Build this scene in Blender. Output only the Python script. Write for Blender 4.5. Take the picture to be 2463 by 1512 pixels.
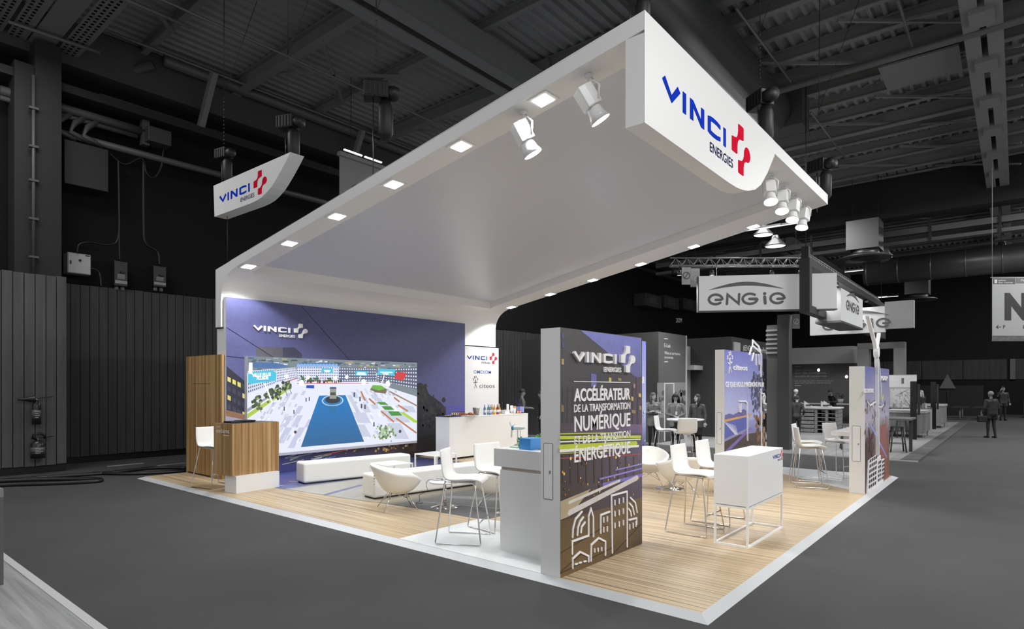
# Exhibition stand in a dark trade-fair hall.  Metres; hall floor z = 0, stand platform top z = 0.04.
# +Y runs along the stand's right-hand edge, -X along its left-hand edge, origin = the platform's near corner.
import bpy, bmesh, math, random
from mathutils import Vector, Matrix, Euler
random.seed(7)
PI = math.pi
SC = bpy.context.scene
COL = SC.collection
for o in list(bpy.data.objects):
    bpy.data.objects.remove(o, do_unlink=True)

# ------------------------------------------------------------------ camera
FPX, CX0, CY0, YAW = 1467.0, 1231.5, 927.0, math.radians(39.616)
CAM = Vector((1.9865, -4.9669, 2.0))
FW = Vector((-math.sin(YAW), math.cos(YAW), 0.0)); RT = Vector((math.cos(YAW), math.sin(YAW), 0.0)); UP = Vector((0, 0, 1))
cd = bpy.data.cameras.new('camera')
cd.sensor_fit = 'HORIZONTAL'; cd.sensor_width = 36.0
cd.lens = 36.0 * FPX / 2463.0
cd.shift_x = 0.0
cd.shift_y = (CY0 - 756.0) / 2463.0
cd.clip_end = 300.0
cam = bpy.data.objects.new('camera', cd); COL.objects.link(cam)
cam.location = CAM
cam.rotation_euler = (PI / 2, 0, YAW)
SC.camera = cam

# ------------------------------------------------------------------ world and exposure
SC.view_settings.view_transform = 'Standard'
SC.view_settings.look = 'None'
SC.view_settings.gamma = 1.0
SC.view_settings.exposure = 0.0
SC.view_settings.use_curve_mapping = False
W = bpy.data.worlds.new('hall_air'); SC.world = W; W.use_nodes = True
W.node_tree.nodes['Background'].inputs[0].default_value = (0.95, 0.97, 1.0, 1)
W.node_tree.nodes['Background'].inputs[1].default_value = 0.58

def lamp(name, kind, loc, power, target=None, size=0.1, spot=None, blend=0.5, color=(1, 1, 1), parent=None, size_y=None):
    d = bpy.data.lights.new(name, kind); d.energy = power; d.color = color
    if kind == 'AREA':
        d.shape = 'RECTANGLE'; d.size = size; d.size_y = size_y or size
    elif kind in ('POINT', 'SPOT'):
        d.shadow_soft_size = size
    if kind == 'SPOT':
        d.spot_size = spot; d.spot_blend = blend
    o = bpy.data.objects.new(name, d); COL.objects.link(o); o.location = loc
    if target is not None:
        v = Vector(target) - Vector(loc)
        o.rotation_euler = v.to_track_quat('-Z', 'Y').to_euler()
    if parent: o.parent = parent
    return o

# large area lights without fixtures, added under the roof to brighten hall and fascia
for lx, ly, pw in ((6.0, -3.0, 1150), (6.0, 8.0, 1200), (-6.0, 19.0, 900), (6.0, 22.0, 1500), (-13.0, -4.0, 450), (3.0, 38.0, 900), (-13.5, 14.0, 500)):
    lamp('hall_fill', 'AREA', (lx, ly, 9.85), pw * 0.8, (lx, ly, 0), 3.0, size_y=6.0)

# ------------------------------------------------------------------ measuring helpers (picture point -> point on a real plane)
def ray(px, py):
    return FW + RT * ((px - CX0) / FPX) + UP * ((CY0 - py) / FPX)
def onX(px, py, x):
    d = ray(px, py); return CAM + d * ((x - CAM.x) / d.x)
def onY(px, py, y):
    d = ray(px, py); return CAM + d * ((y - CAM.y) / d.y)
def onZ(px, py, z):
    d = ray(px, py); return CAM + d * ((z - CAM.z) / d.z)
def atD(px, py, dep):
    return CAM + ray(px, py) * dep

# ------------------------------------------------------------------ materials
def lin(c):
    c = c / 255.0
    return c / 12.92 if c <= 0.04045 else ((c + 0.055) / 1.055) ** 2.4
def rgb(r, g=None, b=None):
    if g is None: g = b = r
    return (lin(r), lin(g), lin(b), 1.0)
MATS = {}
def mat(name, col=(200, 200, 200), rough=0.5, metal=0.0, noise=None, spec=0.5, emit=None, estr=0.0, trans=0.0, bump=None, coat=0.0):
    if name in MATS: return MATS[name]
    m = bpy.data.materials.new(name); m.use_nodes = True
    nt = m.node_tree; b = nt.nodes['Principled BSDF']
    c = rgb(*col)
    b.inputs['Base Color'].default_value = c
    b.inputs['Roughness'].default_value = rough
    b.inputs['Metallic'].default_value = metal
    b.inputs['Specular IOR Level'].default_value = spec
    if coat: b.inputs['Coat Weight'].default_value = coat
    if trans:
        b.inputs['Transmission Weight'].default_value = trans
    if emit:
        b.inputs['Emission Color'].default_value = rgb(*emit); b.inputs['Emission Strength'].default_value = estr
    if noise:      # (scale xyz, amount)
        sc, amt = noise
        tc = nt.nodes.new('ShaderNodeTexCoord'); mp = nt.nodes.new('ShaderNodeMapping')
        mp.inputs['Scale'].default_value = sc
        n = nt.nodes.new('ShaderNodeTexNoise'); n.inputs['Scale'].default_value = 1.0; n.inputs['Detail'].default_value = 4
        r = nt.nodes.new('ShaderNodeValToRGB')
        r.color_ramp.elements[0].position = 0.3; r.color_ramp.elements[1].position = 0.7
        r.color_ramp.elements[0].color = tuple(v * (1 - amt) for v in c[:3]) + (1,)
        r.color_ramp.elements[1].color = tuple(min(1, v * (1 + amt)) for v in c[:3]) + (1,)
        nt.links.new(tc.outputs['Object'], mp.inputs[0]); nt.links.new(mp.outputs[0], n.inputs['Vector'])
        nt.links.new(n.outputs['Fac'], r.inputs[0]); nt.links.new(r.outputs[0], b.inputs['Base Color'])
    if bump:
        tc = nt.nodes.new('ShaderNodeTexCoord'); n = nt.nodes.new('ShaderNodeTexNoise'); n.inputs['Scale'].default_value = bump[0]
        bp = nt.nodes.new('ShaderNodeBump'); bp.inputs['Strength'].default_value = bump[1]
        nt.links.new(tc.outputs['Object'], n.inputs['Vector']); nt.links.new(n.outputs['Fac'], bp.inputs['Height']); nt.links.new(bp.outputs[0], b.inputs['Normal'])
    MATS[name] = m
    return m
def wood(name, c1, c2, scale, rough=0.4, axis_obj=True, c3=None):
    """streaky veneer: noise stretched by `scale`, three tones"""
    if name in MATS: return MATS[name]
    m = bpy.data.materials.new(name); m.use_nodes = True; nt = m.node_tree; b = nt.nodes['Principled BSDF']
    tc = nt.nodes.new('ShaderNodeTexCoord'); mp = nt.nodes.new('ShaderNodeMapping'); mp.inputs['Scale'].default_value = scale
    g = nt.nodes.new('ShaderNodeNewGeometry')
    n = nt.nodes.new('ShaderNodeTexNoise'); n.inputs['Scale'].default_value = 1.0; n.inputs['Detail'].default_value = 5; n.inputs['Roughness'].default_value = 0.62
    r = nt.nodes.new('ShaderNodeValToRGB'); e = r.color_ramp.elements
    e[0].position = 0.33; e[0].color = rgb(*c1); e[1].position = 0.66; e[1].color = rgb(*c2)
    if c3:
        x = e.new(0.5); x.color = rgb(*c3)
    nt.links.new(g.outputs['Position'], mp.inputs[0]); nt.links.new(mp.outputs[0], n.inputs['Vector'])
    nt.links.new(n.outputs['Fac'], r.inputs[0]); nt.links.new(r.outputs[0], b.inputs['Base Color'])
    b.inputs['Roughness'].default_value = rough
    MATS[name] = m
    return m
def print_mat(name, emit=0.0, rough=0.45):
    if name in MATS: return MATS[name]
    m = bpy.data.materials.new(name); m.use_nodes = True; nt = m.node_tree; b = nt.nodes['Principled BSDF']
    a = nt.nodes.new('ShaderNodeVertexColor'); a.layer_name = 'ink'
    if emit:
        b.inputs['Base Color'].default_value = (0.01, 0.01, 0.01, 1)
        nt.links.new(a.outputs[0], b.inputs['Emission Color']); b.inputs['Emission Strength'].default_value = emit
    else:
        n = nt.nodes.new('ShaderNodeTexNoise'); n.inputs['Scale'].default_value = 9.0; n.inputs['Detail'].default_value = 6
        g = nt.nodes.new('ShaderNodeNewGeometry')
        mr = nt.nodes.new('ShaderNodeMapRange'); mr.inputs['To Min'].default_value = 0.82; mr.inputs['To Max'].default_value = 1.18
        mx = nt.nodes.new('ShaderNodeVectorMath'); mx.operation = 'SCALE'
        nt.links.new(g.outputs['Position'], n.inputs['Vector']); nt.links.new(n.outputs['Fac'], mr.inputs['Value'])
        nt.links.new(a.outputs[0], mx.inputs[0]); nt.links.new(mr.outputs[0], mx.inputs['Scale'])
        nt.links.new(mx.outputs[0], b.inputs['Base Color'])
    b.inputs['Roughness'].default_value = rough
    MATS[name] = m
    return m

M_white = mat('white_paint', (232, 231, 229), 0.45)
M_white2 = mat('white_lacquer', (236, 236, 235), 0.25)
M_shell = mat('white_shell', (238, 237, 233), 0.35)
M_leather = mat('white_leather', (232, 231, 226), 0.45)
M_cream = mat('cream_shell', (233, 231, 224), 0.45)
M_chrome = mat('chrome', (215, 213, 210), 0.12, 1.0)
M_steelgrey = mat('hall_steel', (62, 62, 62), 0.6)
M_dark = mat('dark_metal', (26, 26, 26), 0.5)
M_black = mat('black_plastic', (14, 14, 14), 0.45)
M_blue = mat('logo_blue', (0, 50, 190), 0.9, spec=0.08)
M_navy = mat('logo_navy', (20, 28, 80), 0.9, spec=0.08)
M_red = mat('logo_red', (214, 0, 48), 0.9, spec=0.08)
M_logowhite = mat('logo_white', (236, 234, 232), 0.5)

# ------------------------------------------------------------------ mesh helpers
def link(o, parent=None):
    COL.objects.link(o)
    if parent is not None: o.parent = parent
    return o
class MB:
    """collects geometry, builds ONE mesh object"""
    def __init__(s): s.v = []; s.f = []; s.m = []; s.sm = []
    def add(s, vs, fs, mi=0, smooth=False):
        b = len(s.v); s.v += [tuple(v) for v in vs]
        for f in fs:
            s.f.append(tuple(b + i for i in f)); s.m.append(mi); s.sm.append(smooth)
        return s
    def box(s, x0, x1, y0, y1, z0, z1, mi=0):
        v = [(x0, y0, z0), (x1, y0, z0), (x1, y1, z0), (x0, y1, z0), (x0, y0, z1), (x1, y0, z1), (x1, y1, z1), (x0, y1, z1)]
        return s.add(v, [(0, 3, 2, 1), (4, 5, 6, 7), (0, 1, 5, 4), (1, 2, 6, 5), (2, 3, 7, 6), (3, 0, 4, 7)], mi)
    def prism(s, pts, o, u, v, n, t, mi=0):
        """polygon pts (a,b) in plane o + a*u + b*v, thickness t along n"""
        o = Vector(o); u = Vector(u); v = Vector(v); n = Vector(n)
        k = len(pts)
        A = [o + u * a + v * b for a, b in pts]; B = [p + n * t for p in A]
        fs = [tuple(range(k)), tuple(range(2 * k - 1, k - 1, -1))] + [(i, i + k, (i + 1) % k + k, (i + 1) % k) for i in range(k)]
        return s.add(A + B, fs, mi)
    def tube(s, path, r, n=8, mi=0, closed=False, cap=True):
        P = [Vector(p) for p in path]; k = len(P); rr = r if isinstance(r, (list, tuple)) else [r] * k
        rings = []; up = None
        for i, p in enumerate(P):
            if closed: d = P[(i + 1) % k] - P[i - 1]
            else: d = P[min(i + 1, k - 1)] - P[max(i - 1, 0)]
            d.normalize()
            if up is None:
                up = Vector((0, 0, 1)) if abs(d.z) < 0.9 else Vector((1, 0, 0))
            a = d.cross(up)
            if a.length < 1e-5: a = d.cross(Vector((0.3, 1, 0.2)))
            a.normalize(); b = a.cross(d).normalized(); up = b
            rings.append([p + (a * math.cos(2 * PI * j / n) + b * math.sin(2 * PI * j / n)) * rr[i] for j in range(n)])
        vs = [q for R in rings for q in R]; fs = []
        for i in range(k if closed else k - 1):
            for j in range(n):
                a0 = i * n + j; a1 = i * n + (j + 1) % n; b0 = ((i + 1) % k) * n + j; b1 = ((i + 1) % k) * n + (j + 1) % n
                fs.append((a0, a1, b1, b0))
        if cap and not closed:
            fs.append(tuple(range(n - 1, -1, -1))); fs.append(tuple((k - 1) * n + j for j in range(n)))
        return s.add(vs, fs, mi, True)
    def lathe(s, prof, c=(0, 0, 0), n=24, mi=0, axis='Z'):
        """profile [(r, h)]; revolved about a vertical axis at c"""
        c = Vector(c); vs = []; fs = []
        for r, h in prof:
            for j in range(n):
                a = 2 * PI * j / n
                p = Vector((r * math.cos(a), r * math.sin(a), h))
                if axis == 'X': p = Vector((p.z, p.x, p.y))
                if axis == 'Y': p = Vector((p.x, p.z, p.y))
                vs.append(c + p)
        for i in range(len(prof) - 1):
            for j in range(n):
                fs.append((i * n + j, i * n + (j + 1) % n, (i + 1) * n + (j + 1) % n, (i + 1) * n + j))
        if prof[0][0] > 1e-4: fs.append(tuple(range(n - 1, -1, -1)))
        if prof[-1][0] > 1e-4: fs.append(tuple((len(prof) - 1) * n + j for j in range(n)))
        return s.add(vs, fs, mi, True)
    def beam(s, a, b, w, h, mi=0, up=(0, 0, 1)):
        """rectangular bar from a to b"""
        a = Vector(a); b = Vector(b); d = (b - a).normalized(); up = Vector(up)
        if abs(d.dot(up)) > 0.99: up = Vector((1, 0, 0))
        r = d.cross(up).normalized(); u = r.cross(d).normalized()
        vs = [p + r * (sx * w / 2) + u * (sz * h / 2) for p in (a, b) for sx, sz in ((-1, -1), (1, -1), (1, 1), (-1, 1))]
        return s.add(vs, [(3, 2, 1, 0), (4, 5, 6, 7), (0, 1, 5, 4), (1, 2, 6, 5), (2, 3, 7, 6), (3, 0, 4, 7)], mi)
    def mesh(s, name, mats, fix=True):
        me = bpy.data.meshes.new(name); me.from_pydata(s.v, [], s.f)
        for m in (mats if isinstance(mats, (list, tuple)) else [mats]): me.materials.append(m)
        me.polygons.foreach_set('material_index', s.m); me.polygons.foreach_set('use_smooth', s.sm)
        if fix:
            bm = bmesh.new(); bm.from_mesh(me); bmesh.ops.recalc_face_normals(bm, faces=bm.faces); bm.to_mesh(me); bm.free()
        me.update()
        return me
    def build(s, name, mats, parent=None, bevel=0.0, seg=2, fix=True):
        o = bpy.data.objects.new(name, s.mesh(name, mats, fix)); link(o, parent)
        if bevel:
            b = o.modifiers.new('bevel', 'BEVEL'); b.width = bevel; b.segments = seg; b.limit_method = 'ANGLE'; b.angle_limit = math.radians(40)
        return o
def tag(o, label=None, cat=None, group=None, kind=None):
    if label: o['label'] = label
    if cat: o['category'] = cat
    if group: o['group'] = group
    if kind: o['kind'] = kind
    return o
def thing(name, label, cat, loc=(0, 0, 0), rz=0.0, group=None):
    o = bpy.data.objects.new(name, None); link(o); o.empty_display_size = 0.1
    o.location = loc; o.rotation_euler = (0, 0, rz)
    return tag(o, label, cat, group)
def struct(name, label=None, loc=(0, 0, 0)):
    o = bpy.data.objects.new(name, None); link(o); o.location = loc
    o['kind'] = 'structure'
    if label: o['label'] = label
    return o
def copy_tree(o, parent=None, label=None, loc=None, rz=None, group=None):
    c = o.copy(); COL.objects.link(c); c.parent = parent
    if label: c['label'] = label
    if group: c['group'] = group
    if loc is not None: c.location = loc
    if rz is not None: c.rotation_euler = (0, 0, rz)
    for ch in [x for x in SC.objects if x.parent is o]:
        copy_tree(ch, c)
    return c
def arc(cx, cy, r, a0, a1, n=10, ry=None):
    ry = r if ry is None else ry
    return [(cx + r * math.cos(math.radians(a0 + (a1 - a0) * i / n)), cy + ry * math.sin(math.radians(a0 + (a1 - a0) * i / n))) for i in range(n + 1)]
def ribbon(pts, w, caps=4):
    """2D polyline -> outline polygon of constant width w with round ends"""
    P = [Vector((p[0], p[1])) for p in pts]; k = len(P); L = []; R = []
    for i, p in enumerate(P):
        if i == 0: d = P[1] - P[0]
        elif i == k - 1: d = P[-1] - P[-2]
        else: d = (P[i] - P[i - 1]).normalized() + (P[i + 1] - P[i]).normalized()
        if d.length < 1e-9: d = P[i] - P[i - 1]
        d.normalize(); nrm = Vector((-d.y, d.x)); s = 1.0
        if 0 < i < k - 1:
            e = (P[i] - P[i - 1]).normalized(); s = 1.0 / max(0.5, abs(nrm.dot(Vector((-e.y, e.x)))))
        L.append(p + nrm * (w / 2 * s)); R.append(p - nrm * (w / 2 * s))
    d1 = (P[-1] - P[-2]).normalized(); a1 = math.atan2(d1.y, d1.x); d0 = (P[0] - P[1]).normalized(); a0 = math.atan2(d0.y, d0.x)
    ce = [P[-1] + Vector((math.cos(a1 + PI / 2 - PI * j / caps), math.sin(a1 + PI / 2 - PI * j / caps))) * (w / 2) for j in range(1, caps)]
    cs = [P[0] + Vector((math.cos(a0 + PI / 2 - PI * j / caps), math.sin(a0 + PI / 2 - PI * j / caps))) * (w / 2) for j in range(1, caps)]
    return [(q.x, q.y) for q in L + ce + R[::-1] + cs]
class Print:
    """flat print: coloured polygons stacked in hair-thin layers on a plane (o, u, v; outward n)"""
    def __init__(s, o, u, v, n, step=0.0007):
        s.o = Vector(o); s.u = Vector(u); s.v = Vector(v); s.n = Vector(n); s.step = max(step, .0012); s.cnt = {}; s.vs = []; s.fs = []; s.cs = []
    def poly(s, pts, col, layer=0):
        """col: one (r,g,b) or one per point"""
        i = s.cnt.get(layer, 0); s.cnt[layer] = i + 1; h = .0004 + s.step * (layer + (i % 24) / 26.0)
        b = len(s.vs); s.vs += [tuple(s.o + s.u * a + s.v * c + s.n * h) for a, c in pts]
        s.fs.append(tuple(range(b, b + len(pts))))
        s.cs.append([col] * len(pts) if not isinstance(col[0], (tuple, list)) else list(col))
        return s
    def rect(s, a0, a1, b0, b1, col, layer=0): return s.poly([(a0, b0), (a1, b0), (a1, b1), (a0, b1)], col, layer)
    def line(s, pts, w, col, layer=0): return s.poly(ribbon(pts, w, 2), col, layer)
    def disc(s, a, b, r, col, layer=0, ry=None, n=14): return s.poly(arc(a, b, r, 0, 360 * (n - 1) / n, n - 1, ry), col, layer)
    def build(s, name, m, parent=None):
        me = bpy.data.meshes.new(name); me.from_pydata(s.vs, [], s.fs); me.materials.append(m)
        ca = me.color_attributes.new('ink', 'FLOAT_COLOR', 'CORNER')
        flat = []
        for f in s.cs:
            for c in f: flat += [lin(c[0]), lin(c[1]), lin(c[2]), 1.0]
        # corner order follows polygon order
        ca.data.foreach_set('color', flat)
        me.update()
        o = bpy.data.objects.new(name, me); link(o, parent)
        want = s.n
        return o
_TXT = {}
def text2d(string, bold=0.0, spacing=1.0):
    """built-in font -> (verts, faces) normalised: cap height 1, left edge 0; returns also width"""
    key = (string, bold, spacing)
    if key in _TXT: return _TXT[key]
    cu = bpy.data.curves.new('lettering', 'FONT'); cu.body = string; cu.size = 1.0; cu.offset = bold; cu.space_character = spacing; cu.resolution_u = 3
    ob = bpy.data.objects.new('lettering', cu)
    me = bpy.data.meshes.new_from_object(ob)
    vs = [(v.co.x, v.co.y) for v in me.vertices]; fs = [tuple(p.vertices) for p in me.polygons]
    bpy.data.objects.remove(ob); bpy.data.curves.remove(cu); bpy.data.meshes.remove(me)
    _TXT[key] = (vs, fs)
    return _TXT[key]
CAPH = None
def lettering(name, string, o, u, v, n, width, height, material, parent=None, bold=0.0, depth=0.002, spacing=1.0, build=True, caps_only=False):
    """text fitted to width along u and cap height along v, standing proud of the plane by depth"""
    global CAPH
    if CAPH is None:
        q = [p[1] for p in text2d('H')[0]]; CAPH = max(q) - min(q)
    vs, fs = text2d(string, bold, spacing)
    if not vs: return None
    x0 = min(p[0] for p in vs); x1 = max(p[0] for p in vs)
    sx = width / (x1 - x0); sy = height / CAPH
    o = Vector(o); u = Vector(u); v = Vector(v); n = Vector(n)
    F = [o + u * ((a - x0) * sx) + v * (b * sy) + n * depth for a, b in vs]
    mb = MB()
    if depth > 0.004:
        B = [p - n * depth for p in F]; k = len(F)
        cnt = {}
        for f in fs:
            for i in range(len(f)):
                e = (f[i], f[(i + 1) % len(f)]); cnt[e] = cnt.get(e, 0) + 1
        side = [(a, b, b + k, a + k) for (a, b) in cnt if (b, a) not in cnt]
        mb.add(F + B, list(fs) + side)
    else:
        mb.add(F, fs)
    return mb.build(name, material, parent, fix=depth > 0.004)
LOGO = [[(0, .79), (.15, 1.0), (.52, .36), (.87, 1.0), (1.03, .79), (.53, .0)], [(1.18, 0), (1.38, 0), (1.38, 1), (1.18, 1)],
        [(1.63, 0), (1.63, 1), (1.84, 1), (2.36, .36), (2.36, 1), (2.57, 1), (2.57, 0), (2.37, 0), (1.84, .66), (1.84, 0)],
        [(2.83, .90), (3.0, .97), (3.2, 1.0), (3.5, .99), (3.76, .92), (3.76, .70), (3.5, .77), (3.2, .77), (3.04, .74), (3.04, .26), (3.2, .23), (3.5, .23), (3.76, .30), (3.76, .08), (3.5, .01), (3.2, 0), (3.0, .03), (2.83, .10)],
        [(4.0, 0), (4.19, 0), (4.19, 1), (4.0, 1)]]
EMB_A = [(4.68, .18), (4.71, .15), (5.10, .15), (5.14, .18), (5.15, .62), (5.19, .88), (5.28, 1.05), (5.42, 1.15), (5.63, 1.19), (5.70, 1.23), (5.70, 1.92), (5.66, 1.96), (5.27, 1.96), (5.23, 1.92), (5.23, 1.52), (5.19, 1.28), (5.10, 1.10), (4.97, 1.02), (4.72, .98), (4.68, .95)]
EMB_B = [(5.23, -.80), (5.27, -.84), (5.66, -.84), (5.70, -.80), (5.70, -.36), (5.74, -.12), (5.82, .04), (5.98, .14)] + arc(6.04, .58, .28, -78, 130, 12, .43) + [(5.76, .66), (5.74, .36), (5.68, .14), (5.58, .0), (5.44, -.08), (5.27, -.11), (5.23, -.14)]
def vinci_logo(parent, o, u, v, n, w, h, depth, m_let, m_emb, m_sub, sub=True, name='lettering'):
    """wordmark with the cross emblem; w = width of the five letters, h = letter height"""
    sx = w / 4.19
    u = Vector(u); v = Vector(v); n = Vector(n); o = Vector(o)
    def piece(nm, polys, m):
        mb = MB()
        for p in polys: mb.prism([(a * sx, b * h) for a, b in p], o, u, v, n, depth)
        return mb.build(nm, m, parent)
    piece(name, LOGO, m_let)
    e = piece('emblem', [EMB_A, EMB_B], m_emb)
    if sub:
        lettering('lettering', 'ENERGIES', o + u * (2.98 * sx) + v * (-.85 * h), u, v, n, 1.80 * sx, .48 * h, m_sub, parent, bold=0.006, depth=max(depth * .7, 0.002))
    return e
# ================================================================== HALL SHELL
M_carpet = mat('hall_carpet', (70, 70, 70), 0.95, noise=((0.9, 0.9, 0.9), 0.07), bump=(420, 0.15), spec=0.2)
M_walldark = mat('hall_wall_dark', (30, 30, 30), 0.9, spec=0.1)
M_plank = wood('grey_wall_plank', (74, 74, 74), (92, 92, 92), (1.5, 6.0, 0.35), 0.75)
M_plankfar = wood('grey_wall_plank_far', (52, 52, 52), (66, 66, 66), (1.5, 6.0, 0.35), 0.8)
M_deck = mat('roof_deck', (140, 140, 140), 0.6)
M_purlin = mat('roof_steel', (126, 126, 126), 0.65)
M_girder = mat('roof_girder', (124, 124, 124), 0.65)
M_pipe = mat('painted_pipe', (74, 74, 74), 0.55)
M_duct = mat('galvanised_duct', (98, 98, 98), 0.35, 0.6, bump=(3, 0.25))

f = MB(); f.add([(-17.4, -12, 0), (10, -12, 0), (10, 56, 0), (-17.4, 56, 0)], [(0, 1, 2, 3)])
tag(f.build('floor', M_carpet), 'dark grey carpeted hall floor', kind='structure')

# left hall wall: dark upper wall, two stretches of vertical grey planks at its foot
wl = struct('wall_left', 'dark hall wall with grey plank cladding')
MB().box(-17.2, -16.9, -12, 52, 0, 11.4).build('upper_wall', M_walldark, wl)
MB().box(-16.9, -15.26, -12, -0.60, 0.0, 4.52).build('cladding_core', M_black, wl)
MB().box(-16.9, -16.66, -0.60, 30, 0.0, 4.58).build('cladding_core', M_black, wl)
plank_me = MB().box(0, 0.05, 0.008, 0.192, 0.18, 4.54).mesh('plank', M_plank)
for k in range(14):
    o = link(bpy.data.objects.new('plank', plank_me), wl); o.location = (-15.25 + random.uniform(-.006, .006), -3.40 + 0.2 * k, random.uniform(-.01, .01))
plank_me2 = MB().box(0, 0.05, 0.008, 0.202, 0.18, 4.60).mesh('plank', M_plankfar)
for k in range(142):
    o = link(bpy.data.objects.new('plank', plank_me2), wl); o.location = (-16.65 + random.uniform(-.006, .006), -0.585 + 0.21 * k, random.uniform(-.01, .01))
# far wall
wb = struct('wall_back', 'dark far hall wall with a band of grey wood panels')
MB().box(-17.4, 10, 50.0, 50.3, 0, 11.4).build('upper_wall', mat('far_wall', (20, 20, 20), 0.9), wb)
pn = MB().box(0, 2.46, -0.06, 0, 2.45, 3.86).mesh('panel', wood('far_band_wood', (56, 56, 56), (72, 72, 72), (5, 1, .3), .8))
for k in range(9):
    o = link(bpy.data.objects.new('panel', pn), wb); o.location = (-16 + 2.5 * k + (0.25 if k > 6 else 0), 49.99, 0)
MB().box(1.62, 1.9, 49.8, 49.99, 2.45, 3.86).build('light_post', mat('light_post', (105, 105, 105), .7), wb)

# ceiling: corrugated deck (ribs along Y), purlins along X, girders along Y, bracing
ce = struct('ceiling', 'corrugated steel roof deck on dark beams')
mb = MB(); P = []
x = -17.2
while x < 9.0:
    P += [(x, 11.40), (x + 0.14, 11.40), (x + 0.18, 11.31), (x + 0.27, 11.31)]; x += 0.31
P.append((x, 11.40))
vs = [(a, y, z) for y in (-9.0, 52.0) for a, z in P]; k = len(P)
mb.add(vs, [(i, i + 1, i + 1 + k, i + k) for i in range(k - 1)])
mb.build('deck', M_deck, ce)
def ibeam_mesh(name, L, h, w, m):
    b = MB(); b.box(0, L, -w / 2, w / 2, -0.04, 0); b.box(0, L, -0.02, 0.02, -h, 0); b.box(0, L, -w / 2, w / 2, -h - 0.03, -h)
    return b.mesh(name, m)
pb = ibeam_mesh('purlin', 26.2, 0.42, 0.26, M_purlin); ps = ibeam_mesh('purlin', 26.2, 0.24, 0.16, M_purlin)
for k in range(-2, 20):
    o = link(bpy.data.objects.new('purlin', pb if k % 2 else ps), ce); o.location = (-17.2, 1.45 + 2.55 * k, 11.30)
pr_me = ibeam_mesh('purlin', 17.6, 0.30, 0.20, M_purlin)
for k in range(3, 16):
    o = link(bpy.data.objects.new('purlin', pr_me), ce); o.location = (-8.6, 2.72 + 2.55 * k, 11.30)
for gx, gw in ((-8.6, .55), (1.40, .42)):
    b = MB()
    for s in (-1, 1):
        b.box(gx + s * gw / 2 - .05, gx + s * gw / 2 + .05, -6, 52, 10.05, 10.85); b.box(gx + s * gw / 2 - .15, gx + s * gw / 2 + .15, -6, 52, 10.0, 10.06)
    b.build('girder', M_girder, ce)
    for k in range(-2, 20):
        y = 1.45 + 2.55 * k
        if gx < 0 and k % 3 == 0: MB().box(gx - .42, gx + .42, y - .25, y + .25, 9.95, 11.2).build('bracket', M_girder, ce)
        if gx > 0: MB().box(gx - .22, gx + .22, y - .35, y + .35, 9.9, 10.5).build('bracket', M_girder, ce)
br = 0
for k in range(-1, 14):                       # diagonal wind bracing between the purlins
    y = 1.45 + 2.55 * k
    for xa, xb in (((-14.5, -11.8), (-11.8, -14.5)) if k % 2 else ((-4.6, -1.4), (-1.4, 1.6))):
        MB().beam((xa, y, 10.95), (xb, y + 2.55, 10.95), .07, .07).build('brace', M_purlin, ce)
    MB().beam((2.1, y, 10.2), (-.6, y + 1.2, 11.1), .06, .06).build('brace', M_purlin, ce)
# edge box beam over the left wall and its struts
MB().box(-16.9, -16.35, -12, 52, 10.05, 11.15).build('edge_beam', mat('edge_beam', (72, 72, 72), .7), ce)
MB().box(-16.9, -16.1, -12, 52, 9.25, 9.45).build('edge_ledge', mat('edge_ledge', (34, 34, 34), .7), ce)
for y in (-2.2, 2.9, 8.0, 13.1, 18.2):
    MB().beam((-16.3, y, 9.4), (-15.6, y + .1, 10.9), .16, .16).build('strut', M_purlin, ce)
# roof light openings seen far right
for (yy, xx) in ((25.2, -2.6), (25.2, -0.3)):
    b = MB(); b.box(xx, xx + 1.9, yy, yy + .9, 11.05, 11.12); o = b.build('skylight', mat('skylight_pane', (120, 120, 120), .4), ce)
    for q in range(5): MB().box(xx + .3 + q * .35, xx + .33 + q * .35, yy, yy + .9, 11.0, 11.05).build('skylight_bar', M_dark, ce)
MB().box(-14, 9, 26.4, 27.3, 9.4, 11.2).build('deep_beam', mat('deep_beam', (34, 34, 34), .7), ce)
b = MB(); b.box(-14, 9, 27.3, 27.7, 8.75, 9.0); b.build('cable_tray', mat('tray_grey', (88, 88, 88), .6), ce)
b = MB(); b.box(-14, 9, 27.3, 27.7, 8.35, 8.5); b.build('cable_tray', mat('tray_grey', (88, 88, 88), .6), ce)
for q in range(9): MB().box(-13 + q * 2.4, -12.9 + q * 2.4, 27.25, 27.3, 8.3, 9.4).build('tray_hanger', M_dark, ce)

# ------------------------------------------------------------------ services on the left wall
def pipe(name, pts, r, label, m=None, cat='pipe', n=10):
    b = MB(); b.tube(pts, r, n); return tag(b.build(name, m or M_pipe), label, cat)
pipe('roof_pipe', [(-16.05, 1.85, 10.95), (-16.05, 40, 10.95)], 0.16, 'thick grey pipe running under the roof beside the left wall', mat('bright_pipe', (92, 92, 92), .45))
pipe('roof_pipe', [(-16.15, 1.6, 10.75), (-16.6, 1.1, 10.45), (-16.7, .9, 10.1)], 0.14, 'short angled pipe stub at the start of the thick roof pipe')
pipe('sprinkler_pipe', [(-12.35, -5, 10.4), (-12.35, 30, 10.4)], 0.028, 'thin sprinkler pipe crossing below the roof above the lit canopy', mat('thin_pipe', (110, 110, 110), .4))
pipe('sprinkler_pipe', [(-15.6, -2, 10.9), (-15.6, 30, 10.9)], 0.03, 'thin sprinkler pipe just above the thick grey roof pipe', mat('thin_pipe'))
pipe('sprinkler_pipe', [(-9.5, -2, 10.6), (-9.5, 30, 10.6)], 0.026, 'thin sprinkler pipe beside the roof girder', mat('thin_pipe'))
def wp(px, py, x=-16.45): return onX(px, py, x)
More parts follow.
